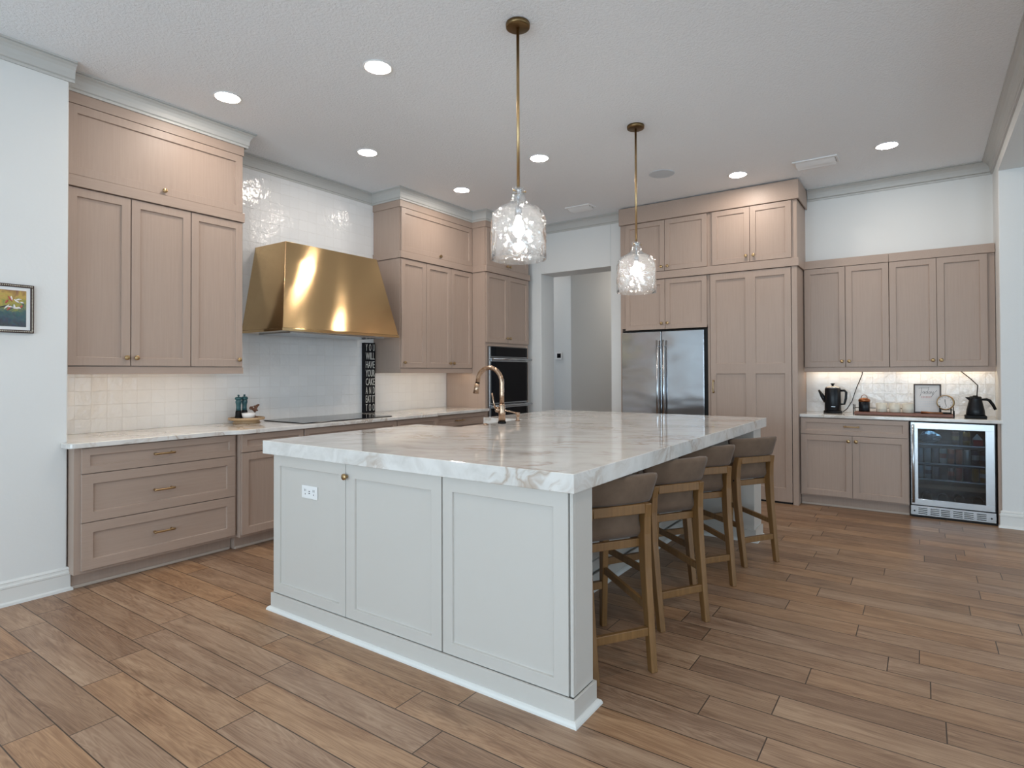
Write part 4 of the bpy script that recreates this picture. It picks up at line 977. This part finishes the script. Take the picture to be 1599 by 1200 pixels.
mb = MB(); mb.tube([fr(a0+0.01, b0+0.075, 0.0118), fr(1.04, b0+0.095, 0.0118), fr(1.12, b0+0.125, 0.0118)], [0.004, 0.004, 0.003], 6); mb.build('branch_stroke', 'ink', cv)
rng = random.Random(5)
for nm, colr, cnt in (('petal_stroke', 'paper', 9), ('petal_stroke', 'redink', 4)):
    for k in range(cnt):
        mb = MB(); u = 1.135+rng.uniform(-0.030, 0.045); v = b0+0.120+rng.uniform(-0.020, 0.045); a = rng.uniform(0, 3.1); L = rng.uniform(0.008, 0.018)
        mb.tube([fr(u-L*math.cos(a), v-L*math.sin(a), 0.0112), fr(u, v, 0.0122), fr(u+L*math.cos(a), v+L*math.sin(a), 0.0112)], [0.002, 0.006, 0.002], 6)
        mb.build(nm, colr, cv)
fr = south(7.6)
t = thing('thermostat', 'small square thermostat with dark screen on the hallway wall', 'thermostat', (-4.50, 7.6, 1.53))
mb = MB(); fbox(mb, fr, -4.565, -4.455, 1.53, 1.64, 0.0005, 0.022); mb.build('housing', 'white', t, bevel=0.006)
mb = MB(); fbox(mb, fr, -4.530, -4.466, 1.556, 1.622, 0.0222, 0.024); mb.build('screen', 'blackglass', t, bevel=0.002)

# ------------------------------------------------------------------ coffee counter things
ZT = 0.9135
px, py = -0.765, 6.775
t = thing('percolator', 'tall black electric percolator with spout, left end of the coffee counter', 'coffee percolator', (px, py, ZT))
MB().lathe([(0.086, 0), (0.086, 0.020), (0.078, 0.024)], (px, py, ZT), seg=32).build('base', 'black', t)
MB().lathe([(0.074, 0.024), (0.076, 0.030), (0.073, 0.245), (0.070, 0.252)], (px, py, ZT), seg=32).build('body', 'black', t)
MB().lathe([(0.072, 0.2525), (0.070, 0.262), (0.040, 0.274), (0.0001, 0.276)], (px, py, ZT), seg=32).build('lid', 'steelbar', t)
MB().lathe([(0.010, 0.275), (0.012, 0.286), (0.020, 0.296), (0.020, 0.302), (0.0001, 0.304)], (px, py, ZT), seg=18).build('lid_knob', 'black', t)
MB().tube([(px-0.060, py, ZT+0.115), (px-0.095, py, ZT+0.170), (px-0.128, py, ZT+0.232)], [0.026, 0.020, 0.009], 14).build('spout', 'black', t)
MB().tube([(px+0.066, py, ZT+0.228), (px+0.105, py, ZT+0.230), (px+0.122, py, ZT+0.212), (px+0.118, py, ZT+0.150), (px+0.104, py, ZT+0.092), (px+0.072, py, ZT+0.090)], [0.011, 0.012, 0.012, 0.012, 0.010, 0.009], 12).build('handle', 'black', t)
mb = MB(); mb.box(px-0.006, px+0.030, py-0.0757, py-0.0745, ZT+0.064, ZT+0.069); mb.build('badge', 'steelbar', t)
o = MB().tube([(px+0.089, py+0.03, ZT+0.012), (px+0.125, py+0.04, ZT+0.045), (px+0.165, py+0.08, ZT+0.12), (px+0.205, py+0.11, ZT+0.26), (px+0.252, py+0.135, ZT+0.390), (px+0.256, py+0.136, ZT+0.436)], 0.0038, 8).build('power_cord', 'mattblack', None)
tag(o, 'thin black power cord rising from the percolator to under the cabinet', 'cord')
# serving rack
t = thing('serving_rack', 'long reddish wooden tray with low black wire rail, holding canister, mugs, print and clock', 'tray', (-0.17, 6.66, ZT))
MB().box(-0.560, 0.222, 6.585, 6.760, ZT+0.004, ZT+0.030).build('board', 'redwood', t, bevel=0.003)
mb = MB(); zr = ZT+0.062
for xx in (-0.566, 0.228): mb.tube([(xx, 6.590, ZT+0.001), (xx, 6.590, ZT+0.105 if xx < 0 else zr)], 0.004, 8); mb.tube([(xx, 6.755, ZT+0.001), (xx, 6.755, zr+0.03)], 0.004, 8); mb.tube([(xx, 6.590, zr), (xx, 6.755, zr)], 0.003, 8)
mb.tube([(-0.566, 6.766, zr), (0.228, 6.766, zr)], 0.003, 8); mb.tube([(-0.566, 6.766, zr), (-0.566, 6.755, zr)], 0.003, 8); mb.tube([(0.228, 6.766, zr), (0.228, 6.755, zr)], 0.003, 8)
mb.build('wire_rail', 'mattblack', t)
zb_ = ZT+0.0305
kx, ky = -0.480, 6.680
t = thing('canister', 'small dark canister with copper lid and wire loop, left end of the wooden tray', 'canister', (kx, ky, zb_))
MB().lathe([(0.046, 0), (0.048, 0.004), (0.048, 0.098), (0.046, 0.100)], (kx, ky, zb_), seg=28).build('jar', 'black', t)
MB().lathe([(0.0505, 0.096), (0.0505, 0.112), (0.044, 0.124), (0.012, 0.134), (0.0001, 0.134)], (kx, ky, zb_), seg=28).build('lid', 'copper', t)
MB().tube([(kx+0.026*math.cos(a), ky, zb_+0.128+0.034*math.sin(a)) for a in [math.pi*k/10 for k in range(11)]], 0.003, 8).build('lid_loop', 'copper', t)
for mx, lab in ((-0.335, 'leftmost of three squat cream mugs, next to the copper-lidded canister'), (-0.228, 'middle one of three squat cream mugs on the wooden tray'), (-0.122, 'cream mug touching the framed print, third of the row')):
    t = thing('mug', lab, 'mug', (mx, 6.680, zb_), 'cream mugs on the wooden tray')
    MB().lathe([(0.0001, 0.0), (0.044, 0.0), (0.047, 0.006), (0.047, 0.030), (0.048, 0.033), (0.047, 0.036), (0.047, 0.086), (0.043, 0.086), (0.043, 0.008), (0.0001, 0.006)], (mx, 6.680, zb_), seg=28).build('cup', 'ceramic', t)
    MB().tube([(mx+0.010, 6.680+0.045, zb_+0.070), (mx+0.014, 6.680+0.066, zb_+0.062), (mx+0.014, 6.680+0.068, zb_+0.034), (mx+0.010, 6.680+0.045, zb_+0.022)], 0.005, 8).build('handle', 'ceramic', t)
# framed print
fr = south(6.715); a, c, e, f2 = -0.076, 0.137, zb_, zb_+0.272
t = thing('framed_print', 'square white print with handwritten word in a dark frame, between mugs and clock', 'framed print', ((a+c)/2, 6.715, zb_))
mb = MB(); wd = 0.011
for u0, u1, v0, v1 in ((a, c, e, e+wd), (a, c, f2-wd, f2), (a, a+wd, e+wd, f2-wd), (c-wd, c, e+wd, f2-wd)): fbox(mb, fr, u0, u1, v0, v1, 0.0, 0.016)
mb.build('frame', 'darkframe', t, bevel=0.0015)
mb = MB(); fbox(mb, fr, a+wd, c-wd, e+wd, f2-wd, 0.0, 0.006); pp = mb.build('print', 'paper', t)
def stroke(mb, pts, s, ox, oy, r=0.0011): mb.tube([fr(ox+x*s, oy+y*s, 0.0066) for x, y in pts], r, 6)
mb = MB(); ox, oy, s = a+0.048, f2-0.095, 0.030
stroke(mb, [(-0.3, 1.75), (0.3, 1.95), (1.9, 1.95), (2.3, 2.05)], s, ox, oy); stroke(mb, [(0.55, 2.0), (0.45, 1.0), (0.3, 0.0), (0.05, -0.7)], s, ox, oy)
stroke(mb, [(1.25, 0.75), (1.0, 0.9), (0.75, 0.5), (0.9, 0.1), (1.2, 0.4), (1.3, 0.8), (1.25, 0.2), (1.5, 0.1)], s, ox, oy)
stroke(mb, [(2.0, 0.75), (1.75, 0.9), (1.55, 0.5), (1.7, 0.1), (2.0, 0.5), (2.4, 2.3), (2.0, 0.6), (2.15, 0.1)], s, ox, oy)
stroke(mb, [(2.75, 0.75), (2.5, 0.9), (2.3, 0.5), (2.45, 0.1), (2.7, 0.4), (2.8, 0.8), (2.75, 0.2), (2.95, 0.1)], s, ox, oy)
stroke(mb, [(3.05, 0.9), (3.05, 0.4), (3.25, 0.2), (3.5, 0.9), (3.3, -0.3), (2.95, -0.8), (3.2, -0.5), (4.0, 0.8), (4.4, 1.2)], s, ox, oy)
mb.build('handwriting', 'ink', pp)
mb = MB()
for j in range(3):
    for k in range(7):
        u = a+0.062+k*0.0115; v = f2-0.118-j*0.0065; fbox(mb, fr, u, u+0.006, v, v+0.003, 0.006, 0.0064)
mb.build('print_text', 'redink', pp)
mb = MB()
for j, L in enumerate((0.13, 0.14, 0.13, 0.10)):
    v = f2-0.165-j*0.016
    for k in range(int(L/0.016)): fbox(mb, fr, a+0.036+k*0.016, a+0.036+k*0.016+0.010, v, v+0.003, 0.006, 0.0064)
mb.build('print_text', 'greycloth', pp)
# clock
t = thing('desk_clock', 'round brass desk clock with white dial, right end of the wooden tray', 'clock', (0.166, 6.66, zb_))
cxk, czk, yk = 0.164, zb_+0.106, 6.640
ax = Vector((-0.30, -0.95, 0.05)).normalized()
MB().lathe([(0.0001, -0.045), (0.060, -0.045), (0.066, -0.035), (0.068, 0.0), (0.064, 0.004), (0.060, 0.002), (0.060, -0.004), (0.0001, -0.004)], (cxk, yk, czk), ax, 32).build('case', 'brass', t)
MB().lathe([(0.0001, -0.0035), (0.0595, -0.0035)], (cxk, yk, czk), ax, 32, cap=False).build('dial', 'paper', t)
q = Vector((0, 0, 1)).rotation_difference(ax); mb = MB(); ux = Vector((0.95, -0.30, 0)).normalized(); uz = ax.cross(ux); uz = uz if uz.z > 0 else -uz
for k in range(12):
    a_ = math.pi*k/6; d_ = ux*math.sin(a_)+uz*math.cos(a_); p = Vector((cxk, yk, czk))+ax*(-0.0028); mb.tube([p+d_*0.044, p+d_*0.053], 0.0013, 6)
mb.build('hour_mark', 'ink', t)
mb = MB(); p = Vector((cxk, yk, czk))+ax*(-0.0015); mb.tube([p, p+(uz*0.99-ux*0.05)*0.028], 0.0018, 6); mb.tube([p, p+(-uz*0.95+ux*0.22)*0.042], 0.0014, 6); mb.build('hand', 'ink', t)
MB().box(0.120, 0.212, 6.645, 6.705, zb_, zb_+0.012).box(0.120, 0.128, 6.650, 6.70, zb_+0.012, zb_+0.075).box(0.204, 0.212, 6.650, 6.70, zb_+0.012, zb_+0.075).build('stand', 'mattblack', t)
o = MB().tube([(-0.02, 6.610, zb_+0.010), (0.05, 6.607, zb_+0.009), (0.145, 6.602, zb_+0.008)], [0.011, 0.008, 0.007], 10).build('wooden_scoop', 'copper', None)
tag(o, 'slim copper-brown scoop lying along the front edge of the wooden tray', 'scoop')
# kettle
kx, ky = 0.385, 6.665
t = thing('electric_kettle', 'matt black electric kettle on its base, right end of the coffee counter', 'kettle', (kx, ky, ZT))
MB().prism([(kx-0.078, ky-0.075), (kx+0.078, ky-0.075), (kx+0.078, ky+0.085), (kx-0.078, ky+0.085)], ZT, ZT+0.026).build('base', 'mattblack', t, bevel=0.006)
MB().lathe([(0.068, 0.0265), (0.071, 0.032), (0.066, 0.075), (0.052, 0.140), (0.046, 0.172), (0.046, 0.188)], (kx, ky, ZT), seg=32).build('body', 'black', t)
MB().lathe([(0.044, 0.1885), (0.042, 0.194), (0.018, 0.197), (0.018, 0.203), (0.0001, 0.204)], (kx, ky, ZT), seg=24).build('lid', 'mattblack', t)
MB().add([(kx-0.040, ky-0.022, ZT+0.150), (kx-0.040, ky+0.022, ZT+0.150), (kx-0.072, ky, ZT+0.184), (kx-0.038, ky-0.024, ZT+0.187), (kx-0.038, ky+0.024, ZT+0.187), (kx-0.074, ky, ZT+0.190)],
         [(0, 2, 5, 3), (1, 4, 5, 2), (0, 1, 2), (3, 5, 4), (0, 3, 4, 1)]).build('spout', 'black', t)
MB().tube([(kx+0.040, ky, ZT+0.168), (kx+0.080, ky, ZT+0.170), (kx+0.100, ky, ZT+0.160), (kx+0.125, ky, ZT+0.118), (kx+0.140, ky, ZT+0.080)], [0.008, 0.012, 0.013, 0.012, 0.011], 12).build('handle', 'mattblack', t)
o = MB().tube([(kx+0.05, ky+0.09, ZT+0.012), (kx+0.115, ky+0.06, ZT+0.010), (kx+0.145, ky+0.03, ZT+0.035), (kx+0.150, ky+0.02, ZT+0.062)], 0.0045, 8)
o = MB().tube([(kx+0.012, ky+0.10, ZT+0.010), (kx+0.018, ky+0.16, ZT+0.16), (kx+0.030, ky+0.20, ZT+0.290), (kx-0.02, ky+0.21, ZT+0.350), (kx-0.105, ky+0.215, ZT+0.434)], 0.0042, 8).build('power_cord', 'mattblack', None)
tag(o, 'thin black power cord running up behind the kettle to under the cabinet', 'cord')
